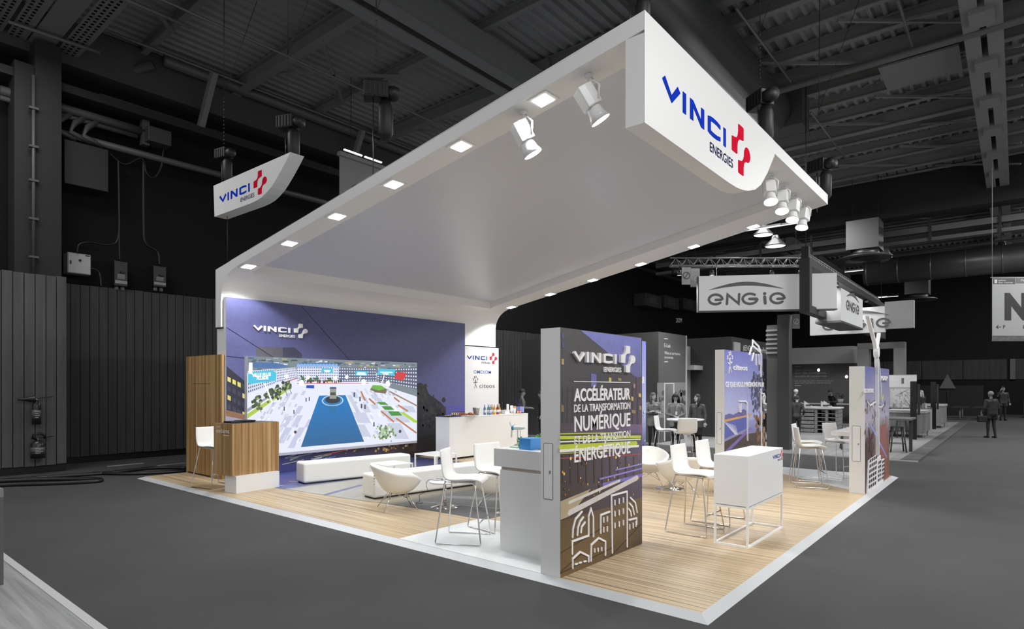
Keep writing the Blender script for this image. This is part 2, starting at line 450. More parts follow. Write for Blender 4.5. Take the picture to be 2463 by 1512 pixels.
rows = [((0, 167), (233, 247), .12, 'upper wall pipe dropping into an elbow'), ((0, 213), (353, 322), .11, 'long wall pipe below the upper one'), ((0, 232), (330, 330), .06, 'slim conduit hugging the long wall pipe'),
        ((150, 322), (533, 420), .09, 'lower wall pipe leading behind the hanging sign'), ((200, 322), (533, 432), .06, 'lowest slim conduit on the left wall'), ((240, 240), (560, 335), .14, 'thick dark pipe above the small junction box')]
for a, c, r, lb in rows:
    A = wp(*a); B = wp(*c); z = (A.z + B.z) / 2
    pipe('wall_pipe', [(A.x, A.y, z), (B.x, B.y + (4 if c[0] > 500 else 0), z)], r, lb)
for (px, py0, py1, lb) in ((132, 160, 250, 'short upright pipe support left of the wall pipes'), (348, 285, 350, 'upright bracket beside the junction box')):
    A = wp(px, py0); B = wp(px, py1); b = MB(); b.box(A.x - .1, A.x + .1, A.y - .09, A.y + .09, B.z, A.z); tag(b.build('pipe_support', M_pipe), lb, 'support')
for q, (px, py) in enumerate(((170, 275), (205, 283), (235, 293))):
    A = wp(px, py); pipe('pipe_elbow', [(A.x, A.y, A.z), (A.x + .1, A.y - .25, A.z - .25), (A.x + .1, A.y - .35, A.z - .5), (A.x, A.y + .1, A.z - .6)], .07, ('leftmost', 'middle', 'rightmost')[q] + ' of three zigzag pipe elbows on the wall')
c0 = wp(108, 330, -16.2)
b = MB(); b.box(-16.5, -15.9, c0.y - .26, c0.y + .26, 4.4, 10.2); tag(b.build('steel_column', mat('wall_column', (32, 32, 32), .7)), 'broad dark steel column rising behind the planks at far left', 'column')
c1 = wp(55, 330, -16.2); b = MB(); b.box(-16.6, -16.0, c1.y - .2, c1.y + .2, 4.4, 9.6); tag(b.build('steel_column', mat('wall_column')), 'narrower dark column left of the broad steel column', 'column')
c2 = wp(78, 330, -15.95)
con = thing('conduit', 'thin grey conduit with clips on the face of the left column', 'conduit')
MB().tube([(-15.85, c2.y, 4.4), (-15.85, c2.y, 9.3)], .035, 8).build('tube', mat('conduit_grey', (80, 80, 80), .5), con)
for z in (5.0, 5.9, 6.8, 7.6, 8.5): MB().box(-15.92, -15.8, c2.y - .09, c2.y + .09, z, z + .05).build('clip', mat('conduit_grey'), con)
def wallbox(name, p0, p1, x, depth, m, label, cat='box', detail=None):
    A = onX(*p0, x); B = onX(*p1, x)
    t = thing(name, label, cat, (x - depth / 2, (A.y + B.y) / 2, B.z))
    w = B.y - A.y; h = A.z - B.z
    MB().box(-depth / 2, depth / 2, -w / 2, w / 2, 0, h).build('body', m, t, bevel=0.02)
    if detail: detail(t, w, h, depth / 2)
    return t
def dt_cab(t, w, h, d):
    dr = MB().box(d, d + .012, -w * .46, w * .46, h * .04, h * .96).build('door', mat('cabinet_door', (176, 176, 176), .5), t)
    MB().box(d + .012, d + .03, -w * .40, -w * .34, h * .45, h * .6).build('lock', M_black, dr)
    MB().lathe([(.0, 0), (.03, 0), (.03, .02), (0, .02)], (d + .012, w * .02, h * .66), 10, axis='X').build('knob', M_dark, dr)
    MB().box(d + .012, d + .016, w * .25, w * .44, h * .9, h * .95).build('name_plate', M_dark, dr)
wallbox('electrical_cabinet', (162, 605), (219, 662), -16.5, .35, mat('cabinet_side', (150, 150, 150), .5), 'light grey electrical cabinet on the wall above the planks', 'cabinet', dt_cab)
def dt_sw(t, w, h, d):
    MB().box(d, d + .015, -w * .45, w * .45, h * .10, h * .22).build('label_strip', mat('label_strip', (140, 140, 140), .6), t)
    MB().box(d, d + .04, -w * .05, w * .3, h * .52, h * .60).build('switch_handle', M_black, t)
    MB().box(d, d + .012, -w * .3, w * .3, h * .28, h * .48).build('window', mat('switch_window', (60, 60, 60), .15), t)
    for s in (-1, 1): MB().lathe([(.0, 0), (.05, 0), (.05, .1), (0, .1)], (0, s * w * .22, -.1), 8).build('gland', mat('gland', (120, 120, 120), .5), t)
M_swbox = mat('switch_box', (28, 28, 28), .4)
wallbox('switch_box', (275, 625), (307, 690), -16.5, .25, M_swbox, 'dark switch box with a pale label strip, nearer the grey cabinet', 'box', dt_sw)
wallbox('switch_box', (369, 637), (400, 692), -16.5, .25, M_swbox, 'dark switch box with a pale label strip, farther from the grey cabinet', 'box', dt_sw)
wallbox('metal_casing', (155, 333), (261, 462), -16.3, .7, mat('dark_panel', (40, 40, 40), .6), 'large dark square metal casing high on the left wall', 'casing')
wallbox('junction_box', (357, 300), (413, 352), -16.1, .5, mat('junction_box', (58, 58, 58), .6), 'small dark junction box under the wall pipes', 'box')
def cable(label, pts, r, name='cable', m=None, n=7):
    # smooth the points a little
    P = [Vector(p) for p in pts]; Q = []
    for i in range(len(P) - 1):
        p0 = P[max(i - 1, 0)]; p1 = P[i]; p2 = P[i + 1]; p3 = P[min(i + 2, len(P) - 1)]
        for j in range(6):
            t = j / 6.0
            Q.append(0.5 * ((2 * p1) + (p2 - p0) * t + (2 * p0 - 5 * p1 + 4 * p2 - p3) * t * t + (3 * p1 - p0 - 3 * p2 + p3) * t ** 3))
    Q.append(P[-1])
    b = MB(); b.tube(Q, r, n); return tag(b.build(name, m or M_black), label, 'cable')
cable('black cable looping from the grey cabinet up to the wall conduit', [wp(185, 607), wp(190, 588), wp(215, 582), wp(260, 588), wp(284, 572), wp(286, 480), wp(284, 380)], .025)
cable('pair of wires feeding the nearer switch box', [wp(288, 625), wp(287, 590), wp(286, 480), wp(285, 380)], .02)
cable('pipe curving down into the farther switch box', [wp(383, 637), wp(378, 605), wp(350, 585), wp(345, 540), wp(345, 380)], .03)
cable('slack cable loop hanging under the small junction box', [wp(393, 352), wp(388, 400), wp(370, 427), wp(352, 415), wp(340, 380), wp(300, 395), wp(265, 370)], .03)
cable('cable dropping from the cabinet to the planks', [wp(220, 645), wp(238, 655), wp(243, 690)], .025)

# perforated trays and a plain lath screen high up at far left
M_perf = mat('perforated_tray', (124, 124, 124), .6)
def perf_strip(a, b, label, plain=False):
    A = onZ(a, 30, 10.3).y; B = onZ(b, 30, 10.3).y
    t = thing('cable_tray', label, 'tray', (-11.0, A, 10.3)); w = B - A
    mb = MB(); mb.box(-6, 5, 0, w, 0, .03); mb.build('sheet', M_perf, t)
    if not plain:
        mb = MB(); nx = 11; 
        for i in range(int(6 / .16)):
            for j in range(max(2, int(w / .12))):
                xx = -5.5 + i * .16; yy = .04 + j * .12
                mb.add([(xx, yy, -.004), (xx + .08, yy, -.004), (xx + .08, yy + .06, -.004), (xx, yy + .06, -.004)], [(0, 1, 2, 3)])
        tag(mb.build('perforation', M_black, t), kind='stuff')
    return t
perf_strip(-35, 35, 'perforated metal tray, leftmost of the trays under the roof')
perf_strip(50, 110, 'perforated metal tray between the leftmost one and the plain sheet')
perf_strip(118, 200, 'plain grey sheet hung between perforated trays', True)
perf_strip(215, 290, 'perforated metal tray nearest the sloping roof beam')
for yy in (-15.2, -13.4): pass
M_hang = mat('tray_rail', (104, 104, 104), .5)
A = onZ(20, 52, 10.2); B = onZ(250, 116, 10.2)
b = MB(); b.tube([(A.x, A.y, 10.2), (A.x + .1, B.y, 10.2)], .04, 8); tag(b.build('tray_rail', M_hang), 'thin rail carrying the perforated trays, lower one', 'rail')
A = onZ(95, 32, 10.2); B = onZ(330, 28, 10.2)
b = MB(); b.tube([(-12.6, A.y, 10.2), (-12.6, B.y + 1, 10.2)], .04, 8); tag(b.build('tray_rail', M_hang), 'thin rail carrying the perforated trays, upper one', 'rail')
# ================================================================== THE STAND: PLATFORM
PT = 0.04
M_plankfloor = wood('stand_laminate', (126, 103, 76), (214, 195, 164), (0.22, 34.0, 1.0), 0.36, c3=(188, 166, 132))
M_edge = mat('ramp_edge', (188, 190, 192), 0.4, noise=((0.6, 0.6, 0.6), .05))
M_whitefloor = mat('white_floor', (226, 230, 230), 0.25)
pf = struct('floor', 'raised wooden platform of the white stand')
pf.name = 'floor_platform'
MB().box(-12.5, -0.1, 0.12, 10.54, 0.0, 0.03).build('underlay', M_dark, pf)
pl_me = MB().box(-12.49, -0.11, 0.001, 0.207, 0.028, PT).mesh('plank', M_plankfloor)
for k in range(50):
    o = link(bpy.data.objects.new('plank', pl_me), pf); o.location = (0, 0.125 + 0.208 * k, 0)
def strip(a, b, c, d, name='edge_strip'):       # bevelled ramp: outer a-b on the floor, inner c-d at platform height
    m = MB(); m.add([a + (0.0,), b + (0.0,), c + (PT + .002,), d + (PT + .002,), d + (0.0,), c + (0.0,)], [(0, 1, 2, 3), (0, 3, 4), (1, 5, 2), (0, 4, 5, 1), (2, 5, 4, 3)])
    return m.build(name, M_edge, pf)
X0, Y1 = -12.6, 10.64
strip((X0, 0), (0, 0), (-.11, .125), (X0 + .11, .125)); strip((0, 0), (0, Y1), (-.11, Y1 - .12), (-.11, .125))
strip((0, Y1), (X0, Y1), (X0 + .11, Y1 - .12), (-.11, Y1 - .12)); strip((X0, Y1), (X0, 0), (X0 + .11, .125), (X0 + .11, Y1 - .12))
def sheet(name, pts, m, z=PT + .0015, t=.0015, label=None):
    b = MB(); b.prism(pts, (0, 0, z), (1, 0, 0), (0, 1, 0), (0, 0, 1), t); o = b.build(name, m, pf)
    if label: o['label'] = label
    return o
sheet('white_floor_panel', [(-4.11, .13), (-1.80, .13), (-1.80, 1.9), (-2.6, 1.92), (-3.8, 1.73), (-4.11, 1.65)], M_whitefloor, label='white floor panel around the model counter')
sheet('white_floor_panel', [(-.15, 7.66), (-.5, 7.96), (-1.19, 8.56), (-1.97, 9.28), (-3.2, 10.5), (-.15, 10.5)], M_whitefloor, label='white floor panel under the stools near the far corner')
sheet('white_floor_panel', [(-6.4, 9.0), (-5.0, 9.35), (-4.1, 9.95), (-3.9, 10.5), (-6.6, 10.5)], M_whitefloor, label='white floor panel under the round bar table')
# printed lounge floor
M_print = print_mat('printed_vinyl')
lf = Print((0, 0, PT + .0032), (1, 0, 0), (0, 1, 0), (0, 0, 1), .0005)
edge = [(-9.113, 1.143), (-8.593, 1.206), (-7.167, 1.332), (-6.634, 1.40), (-6.1, 1.50), (-5.6, 1.55), (-5.213, 1.58), (-4.638, 1.629), (-4.113, 1.65)]
def lerp_edge(x):
    for (a, b), (c, d) in zip(edge, edge[1:]):
        if a <= x <= c: return b + (d - b) * (x - a) / (c - a)
    return edge[0][1] if x < edge[0][0] else edge[-1][1]
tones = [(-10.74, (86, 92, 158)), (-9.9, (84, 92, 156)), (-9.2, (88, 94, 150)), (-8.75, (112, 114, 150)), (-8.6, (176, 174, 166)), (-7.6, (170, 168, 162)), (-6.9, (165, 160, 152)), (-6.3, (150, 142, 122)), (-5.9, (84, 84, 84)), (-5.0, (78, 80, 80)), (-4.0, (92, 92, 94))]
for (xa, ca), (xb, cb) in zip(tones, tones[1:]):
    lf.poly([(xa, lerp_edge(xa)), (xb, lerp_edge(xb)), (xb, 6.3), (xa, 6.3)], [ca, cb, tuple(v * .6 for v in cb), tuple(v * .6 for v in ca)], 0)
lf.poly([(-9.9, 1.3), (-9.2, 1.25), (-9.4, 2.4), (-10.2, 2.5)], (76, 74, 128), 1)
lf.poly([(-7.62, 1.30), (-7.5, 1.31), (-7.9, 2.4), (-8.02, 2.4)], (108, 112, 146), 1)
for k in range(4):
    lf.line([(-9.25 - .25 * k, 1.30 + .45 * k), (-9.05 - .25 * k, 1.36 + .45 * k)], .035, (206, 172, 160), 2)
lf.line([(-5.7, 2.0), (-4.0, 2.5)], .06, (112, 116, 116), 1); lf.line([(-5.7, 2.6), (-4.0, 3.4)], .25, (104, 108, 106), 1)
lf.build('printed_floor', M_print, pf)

# ================================================================== CANOPY
cn = thing('canopy', 'white cantilevered canopy roof curving down into its rear leg', 'canopy')
xf, xb, xl = -1.10, -11.13, -10.89
def zt(x): return 6.042 + .1578 * (x - xf)
def zs(x): return 5.801 + .1554 * (x + 1.327)
def yR(x): return 9.257 + (xf - x) * (9.76 - 9.257) / 9.79
YL = 1.0; RC = 0.19; xr0, xr1 = -10.45, -1.60; yr0 = 1.44
def yr1(x): return 8.25 + (-1.7 - x) * (9.02 - 8.25) / 8.75
def slab(prof, name, y0f=lambda x: YL, y1f=yR, m=M_white):
    b = MB(); A = [(x, y0f(x), z) for x, z in prof]; B = [(x, y1f(x), z) for x, z in prof]; k = len(prof)
    b.add(A + B, [tuple(range(k)), tuple(range(2 * k - 1, k - 1, -1))] + [(i, i + k, (i + 1) % k + k, (i + 1) % k) for i in range(k)])
    return b.build(name, m, cn)
# fillet between leg front and soffit
fil = []
x_t = xl + .78
for i in range(13):
    t = i / 12.0
    p0 = Vector((xl, zs(x_t) - .70)); p1 = Vector((xl, zs(xl) + .02)); p2 = Vector((x_t, zs(x_t)))
    q = p0 * (1 - t) ** 2 + p1 * (2 * t * (1 - t)) + p2 * t * t
    fil.append((q.x, q.y))
fil_in = [p for p in fil if p[0] < xr0] + [(xr0, fil[-1][1])]
# z of the underside along the fillet
def zu(x):
    if x >= fil[-1][0]: return zs(x)
    for (a, b), (c, d) in zip(fil, fil[1:]):
        if a <= x <= c: return b + (d - b) * (x - a) / max(1e-6, c - a)
    return fil[0][1]
slab([(xb, 3.235), (xl, 3.235)] + [p for p in fil if p[0] < xr0 - .001] + [(xr0, zu(xr0)), (xr0, zt(xr0)), (xb, zt(xb))], 'rear_leg')
slab([(xr1, zs(xr1)), (xf, zs(xf)), (xf, zt(xf)), (xr1, zt(xr1))], 'front_rail')
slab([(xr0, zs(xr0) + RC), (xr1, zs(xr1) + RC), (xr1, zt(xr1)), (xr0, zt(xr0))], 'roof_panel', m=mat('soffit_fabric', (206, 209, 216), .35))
side = [(xr0, zu(xr0))] + [p for p in fil if p[0] > xr0 + .001] + [(xr1, zs(xr1)), (xr1, zs(xr1) + RC - .001), (xr0, zs(xr0) + RC - .001)]
slab(side, 'side_rail', lambda x: YL, lambda x: yr0)
slab(side, 'side_rail', yr1, yR)
slab([(xr0, zs(xr0) + RC - .001), (xr1, zs(xr1) + RC - .001), (xr1, zt(xr1) - .001), (xr0, zt(xr0) - .001)], 'side_fascia', lambda x: YL - .002, lambda x: YL + .02)
# front fascia with the long wordmark
fo = [(YL - .002, 4.83), (3.5, 4.82), (3.8, 4.83), (4.05, 4.858), (4.29, 4.905), (4.6, 5.0), (4.87, 5.14), (5.2, 5.42), (5.57, 5.815), (5.57, zt(xf)), (YL - .002, zt(xf))]
b = MB(); b.prism([p for p in fo[:-2]] + [(5.57, zs(-1.33) - .0), (YL - .002, zs(-1.33) - .0)] if False else [(y, min(z, zs(-1.33))) for y, z in fo], (-1.33, 0, 0), (0, 1, 0), (0, 0, 1), (1, 0, 0), .23)
b.prism(fo, (-1.102, 0, 0), (0, 1, 0), (0, 0, 1), (1, 0, 0), .004); ff = b.build('front_fascia', M_white, cn)
vinci_logo(ff, (xf + .002, 1.415, 5.273), (0, 1, 0), (0, 0, 1), (1, 0, 0), 1.953, .25, .005, M_blue, M_red, M_navy)

# square downlights let into the canopy rails
M_lens = mat('downlight_lens', (255, 255, 255), .4, emit=(255, 255, 255), estr=9.0)
slope = math.atan(.1554)
LX = (-10.1, -8.55, -7.03, -5.52, -4.05, -2.61)
def downlight(x, y, label, power):
    t = thing('downlight', label, 'lamp', (x, y, zs(x) if x > -10 else zu(x) - .0), 0, 'square downlights in the canopy')
    t.rotation_euler = (0, -slope, 0)
    fr_ = MB().box(-.15, .15, -.15, .15, -.012, 0.004).build('frame', M_white2, t)
    MB().box(-.105, .105, -.105, .105, -.018, -.010).build('lens', M_lens, fr_)
    l = lamp('downlight_beam', 'SPOT', (0, 0, -.05), power, None, .08, math.radians(124), .22, (0.98, 0.99, 1.0), t)
    l.rotation_euler = (0, slope, 0)
ordn = ('first', 'second', 'third', 'fourth', 'fifth', 'sixth')
for i, x in enumerate(LX):
    downlight(x, 1.2, ordn[i] + ' square downlight from the rear wall in the left canopy edge', 215)
    downlight(x, 9.6 - (x + 10.1) * .0597, ordn[i] + ' square downlight from the rear wall in the right canopy edge', 215)
# yoke spotlights
M_spotlens = mat('spot_lens', (255, 252, 240), .4, emit=(255, 250, 235), estr=14.0)
def spotlight(x, y, aim, label, s, power, group):
    t = thing('spotlight', label, 'spotlight', (x, y, zs(x)), 0, group)
    d = Vector(aim) - Vector((x, y, zs(x) - .28 * s)); q = d.to_track_quat('-Z', 'Y').to_matrix().to_4x4()
    M4 = Matrix.Translation((0, 0, -.30 * s)) @ q
    def tr(mb): mb.v = [tuple(M4 @ Vector(v)) for v in mb.v]; return mb
    MB().lathe([(0, 0), (.05 * s, 0), (.05 * s, -.02), (0.012, -.03), (.012, -.12 * s), (0, -.12 * s)], n=12).build('mount', M_white2, t)
    yk = MB(); yk.tube([(-.14 * s, 0, -.32 * s), (-.15 * s, 0, -.16 * s), (-.08 * s, 0, -.09 * s), (.08 * s, 0, -.09 * s), (.15 * s, 0, -.16 * s), (.14 * s, 0, -.32 * s)], .011 * s + .003, 6); yk.build('yoke', M_white2, t)
    body = MB(); body.prism([(-.11 * s, -.09 * s), (.11 * s, -.09 * s), (.12 * s, 0), (.09 * s, .11 * s), (-.09 * s, .11 * s), (-.12 * s, 0)], (0, 0, -.10 * s), (1, 0, 0), (0, 1, 0), (0, 0, 1), .26 * s)
    tr(body).build('housing', M_white2, t, bevel=.012)
    refl = MB(); refl.lathe([(.075 * s, -.08 * s), (.09 * s, -.13 * s), (.10 * s, -.20 * s), (.135 * s, -.28 * s), (.125 * s, -.28 * s), (.07 * s, -.2 * s)], n=20); tr(refl).build('reflector', M_white2, t)
    ln = MB(); ln.lathe([(0, -.265 * s), (.125 * s, -.265 * s), (.125 * s, -.275 * s), (0, -.275 * s)], n=20); tr(ln).build('lens', M_spotlens, t)
    cb = MB(); cb.tube([(0, .02, -.01), (.06 * s, .08 * s, -.06 * s), (.03 * s, .13 * s, -.16 * s), (0, .08 * s, -.24 * s)], .006, 5); cb.build('cable', mat('white_cable', (190, 186, 182), .5), t)
    p = M4 @ Vector((0, 0, -.31 * s))
    l = lamp('spot_beam', 'SPOT', p, power, None, .06, math.radians(62), .6, (1, .97, .92), t)
    l.rotation_euler = q.to_euler()
spotlight(-1.95, 1.22, (.2, 3.6, .5), 'large white yoke spotlight nearest the front fascia', 1.0, 150, 'large yoke spotlights')
spotlight(-2.95, 1.22, (-1.2, 3.2, .5), 'large white yoke spotlight behind the frontmost one', 1.0, 150, 'large yoke spotlights')
for i, y in enumerate((6.39, 7.12, 7.87, 8.62)):
    spotlight(-1.42, y, (-.5 - .4 * i, y - 1.8, .4), ('first', 'second', 'third', 'fourth')[i] + ' small silver-white spotlight right of the front wordmark', .95, 90, 'small spotlights at the canopy corner')

# hanging sign above the rear of the canopy
sg = thing('hanging_sign', 'white suspended sign board with curved end above the canopy', 'sign', (0, 0, 0))
so = [(-11.337, 6.30), (-11.29, 5.626), (-9.75, 5.616), (-9.5, 5.625), (-9.3, 5.65), (-9.13, 5.70), (-8.95, 5.77), (-8.80, 5.86), (-8.6, 6.0), (-8.38, 6.17), (-8.26, 6.275)]
b = MB(); b.prism(so, (0, 1.05, 0), (1, 0, 0), (0, 0, 1), (0, 1, 0), .28); sb_ = b.build('board', M_white, sg)
vinci_logo(sb_, (-11.06, 1.05, 5.86), (1, 0, 0), (0, 0, 1), (0, -1, 0), 1.30, .165, .004, M_blue, M_red, M_navy)
b = MB(); b.tube([(-11.02, 1.2, 5.62), (-11.02, 1.2, 4.45)], .006, 5); b.build('cable', M_dark, sg)

# ================================================================== REAR PRINT WALL AND SCREEN
XW = -10.76
rw = thing('print_wall', 'large rear wall printed with a dusk city scene', 'wall panel')
b = MB(); b.box(-11.17, XW, 1.05, 8.219, PT, 3.2); b.box(-10.87, XW, 1.05, 8.22, 3.2, 3.86); b.build('wall_body', M_white, rw)
def pm(x): return lambda px, py: (lambda p: (p.y, p.z))(onX(px, py, x))
pw = Print((XW, 0, 0), (0, 1, 0), (0, 0, 1), (1, 0, 0), .0006)
q = pm(XW)
SKY1, SKY2 = (84, 86, 128), (104, 108, 178)
for k in range(6):
    y0 = 1.05 + 7.17 * k / 6; y1 = 1.05 + 7.17 * (k + 1) / 6
    pw.poly([(y0, PT), (y1, PT), (y1, 3.86), (y0, 3.86)], [(104, 106, 158), (104, 106, 158), SKY1, SKY1], 0)
pw.poly([q(545, 880), q(593, 920), q(593, 1000), q(592, 998), q(545, 990)], (52, 52, 66), 1)                  # office block at far left
for r in range(4):
    for c in range(4):
        x0 = 547 + c * 12; yy = 905 + r * 22 + c * 6
        colr = (222, 212, 120) if (r, c) in ((0, 0), (0, 1), (0, 2), (1, 3), (2, 0), (3, 3)) else (70, 70, 92)
        pw.poly([q(x0, yy), q(x0 + 8, yy + 4), q(x0 + 8, yy + 15), q(x0, yy + 11)], colr, 2)
pw.poly([q(543, 985), q(594, 998), q(594, 1010), q(543, 1000)], (150, 112, 84), 2)
pw.poly([q(543, 1000), q(594, 1010), q(594, 1060), q(543, 1060)], (170, 168, 186), 2)
pw.poly([q(616, 833), q(680, 835), q(680, 880), q(616, 880)], (92, 90, 98), 1); pw.poly([q(680, 835), q(708, 835), q(726, 850), q(726, 890), q(680, 890)], (64, 66, 86), 1)
pw.line([q(545, 787), q(690, 880)], .012, (38, 36, 60), 3); pw.line([q(725, 736), q(840, 865)], .012, (38, 36, 60), 3); pw.line([q(545, 856), q(600, 862)], .012, (38, 36, 60), 3)
# trees and dark ground right of the screen
random.seed(11)
tp = [q(1000, 926), q(1012, 920), q(1024, 928), q(1032, 948), q(1048, 958), q(1058, 966), q(1068, 976), q(1073, 990), q(1073, 1008), q(1085, 1012), q(1118, 1010), q(1118, 1110), q(995, 1110)]
pw.poly(tp, (46, 46, 52), 1)
for cx_, cy_, rx_, ry_, n_ in ((1012, 950, 14, 22, 60), (1040, 985, 26, 24, 90), (1062, 995, 14, 16, 40), (1030, 1020, 30, 12, 40)):
    for k in range(n_):
        a, b_ = q(cx_ + random.gauss(0, rx_ * .45), cy_ + random.gauss(0, ry_ * .5)); pw.disc(a, b_, random.uniform(.03, .09), random.choice([(48, 48, 54), (58, 56, 58), (40, 40, 48), (66, 62, 60)]), 2, n=6)
pw.poly([q(1072, 975), q(1118, 972), q(1118, 1012), q(1072, 1012)], (92, 92, 168), 3)
pw.poly([q(1085, 990), q(1118, 988), q(1118, 1000), q(1085, 1002)], (72, 70, 128), 4)
for k in range(6): a, b_ = q(1086 + 5 * k, 995); pw.rect(a, a + .05, b_ - .05, b_ + .04, (222, 204, 150), 5)
# lower strip: blurred street lights
pw.poly([(1.05, PT), (3.2, PT), (3.2, .62), (1.05, .62)], [(70, 78, 150), (66, 66, 116), (76, 78, 96), (84, 92, 118)], 3)
pw.poly([(3.2, PT), (6.3, PT), (6.3, .62), (3.2, .62)], [(66, 66, 116), (40, 34, 40), (96, 74, 46), (76, 78, 96)], 3)
pw.poly([(6.3, PT), (8.22, PT), (8.22, .62), (6.3, .62)], [(40, 34, 40), (28, 28, 36), (28, 28, 34), (44, 40, 40)], 3)
for k in range(46):
    a = random.uniform(4.0, 6.2); pw.disc(a, random.uniform(.28, .5), random.uniform(.012, .04), random.choice([(236, 190, 90), (250, 226, 170), (190, 130, 60), (120, 96, 40)]), 5, n=6)
for k in range(16):
    a = random.uniform(1.7, 4.2); z = random.uniform(.12, .5); L = random.uniform(.2, .8)
    pw.line([(a, z), (a + L, z + .06)], random.uniform(.01, .03), random.choice([(196, 204, 236), (214, 210, 160), (120, 140, 220), (150, 170, 150)]), 4)
pw.line([(3.5, .36), (4.2, .44)], .03, (250, 120, 70), 5)
psn = pw.build('printed_scene', M_print, rw)
vinci_logo(psn, (XW, 1.63, 3.195), (0, 1, 0), (0, 0, 1), (1, 0, 0), .87, .118, .03, M_logowhite, M_logowhite, M_logowhite)
lb = MB().box(-10.87, XW, 8.22, 9.76, PT, 3.19).build('side_panel', M_white, rw)
vinci_logo(lb, (XW, 8.30, 2.79), (0, 1, 0), (0, 0, 1), (1, 0, 0), .92, .125, .003, mat('logo_blue_dull', (40, 64, 150), .4), mat('logo_red_dull', (190, 50, 66), .4), M_navy)
lettering('lettering', 'OMEXOM', (XW, 8.60, 2.37), (0, 1, 0), (0, 0, 1), (1, 0, 0), .80, .10, mat('omexom_blue', (60, 104, 180), .4), lb, bold=.004)
lettering('lettering', 'citeos', (XW, 8.85, 1.93), (0, 1, 0), (0, 0, 1), (1, 0, 0), .72, .13, mat('citeos_grey', (96, 96, 110), .4), lb, bold=.004)
def citeos_man(parent, o, u, v, n, s, m, depth=.003, sx=1.0):
    """little juggling stick figure: head ring, body, raised arms, legs, four flying curls"""
    mb = MB()
    S = [arc(.5, .63, .085, 0, 350, 12), [(.18, .50), (.36, .46), (.5, .50), (.66, .50), (.84, .54)], [(.5, .50), (.5, .34)], [(.34, .02), (.40, .2), (.5, .34), (.62, .2), (.72, .06)]]
    for cx, cy in ((.34, .92), (.60, .95), (.12, .74), (.88, .77)):
        S.append([(cx - .06, cy + .07), (cx + .04, cy + .05), (cx, cy), (cx + .05, cy - .04), (cx - .05, cy - .07)])
    for st in S: mb.prism([(a * s * sx, b * s) for a, b in ribbon(st, .06)], o, u, v, n, depth)
    return mb.build('figure_mark', m, parent)
citeos_man(lb, (XW, 8.55, 1.92), (0, 1, 0), (0, 0, 1), (1, 0, 0), .36, mat('citeos_grey'), .003, .72)

# LED screen
XS = -10.64
sc = thing('video_screen', 'big LED video wall showing a city square with a blue pool', 'screen', (0, 0, 0))
sy0, sy1, sz0, sz1 = onX(594.5, 900, XS).y, onX(1003, 900, XS).y, .50, onX(800, 864, XS).z
MB().box(XW, XS - .002, sy0, sy1, sz0 - .06, sz1).build('cabinet', mat('screen_frame', (206, 206, 214), .4), sc)
ps_ = Print((XS, 0, 0), (0, 1, 0), (0, 0, 1), (1, 0, 0), .0005)
q = pm(XS)
def c1(x, y): return q(580 + x / 5.817, 840 + y / 5.817)
def c2(x, y): return q(800 + x / 5.817, 840 + y / 5.817)
def clip(p): return (min(max(p[0], sy0), sy1), min(max(p[1], sz0), sz1))
def D(pts, col, layer): ps_.poly([clip(p) for p in pts], col, layer)
ps_.poly([(sy0, sz0), (sy1, sz0), (sy1, sz1), (sy0, sz1)], (224, 228, 242), 0)
random.seed(5)
D([c1(80, 90), c2(1190, 180), c2(1190, 330), c1(80, 330)], (120, 132, 140), 1)                                   # roofs far off
for k in range(150):
    a = random.uniform(sy0, sy1 - .12); z = sz1 - random.uniform(.01, .26)
    ps_.rect(a, a + random.uniform(.05, .14), z - .03, z, random.choice([(88, 104, 96), (150, 160, 176), (196, 172, 160), (70, 96, 140), (210, 214, 224), (60, 80, 70), (176, 164, 110)]), 2)
def facade(P00, P10, P11, P01, base, win, nx, ny, layer, wx=.45, wz=.5):
    D([P00, P10, P11, P01], base, layer)
    for i in range(nx):
        for j in range(ny):
            def L(s, t):
                a = [P00[k] + (P10[k] - P00[k]) * s for k in (0, 1)]; b = [P01[k] + (P11[k] - P01[k]) * s for k in (0, 1)]
                return (a[0] + (b[0] - a[0]) * t, a[1] + (b[1] - a[1]) * t)
            s0 = (i + .5 - wx / 2) / nx; s1 = (i + .5 + wx / 2) / nx; t0 = (j + .5 - wz / 2) / ny; t1 = (j + .5 + wz / 2) / ny
            D([L(s0, t0), L(s1, t0), L(s1, t1), L(s0, t1)], win, layer + 1)
facade(c1(90, 620), c1(470, 480), c1(470, 270), c1(90, 300), (206, 214, 234), (60, 72, 104), 14, 6, 3)
facade(c1(470, 470), c1(790, 395), c1(760, 250), c1(470, 280), (214, 220, 238), (84, 96, 130), 14, 5, 3)
D([c1(150, 180), c1(500, 190), c1(680, 240), c1(480, 260), c1(150, 250)], (74, 112, 168), 5)
facade(c1(780, 455), c1(1390, 455), c1(1380, 240), c1(775, 240), (222, 226, 242), (70, 84, 126), 24, 6, 3)
D([c1(765, 240), c1(1380, 240), c1(1350, 200), c1(1100, 185), c1(800, 195)], (64, 118, 190), 5)
for k in range(13): a, z = c1(800 + k * 44, 225); ps_.disc(a, z, .045, (140, 176, 222), 6, n=8)
facade(c2(85, 455), c2(620, 450), c2(600, 260), c2(85, 250), (96, 106, 132), (226, 230, 240), 16, 5, 3, .5, .4)
facade(c2(620, 455), c2(1180, 560), c2(1180, 250), c2(620, 270), (90, 96, 118), (222, 226, 238), 16, 6, 3, .5, .4)
D([c2(860, 400), c2(980, 440), c2(1040, 330), c2(900, 310)], (206, 60, 64), 6)
D([c2(780, 530), c2(1180, 660), c2(1180, 560), c2(830, 470)], (120, 132, 140), 6)
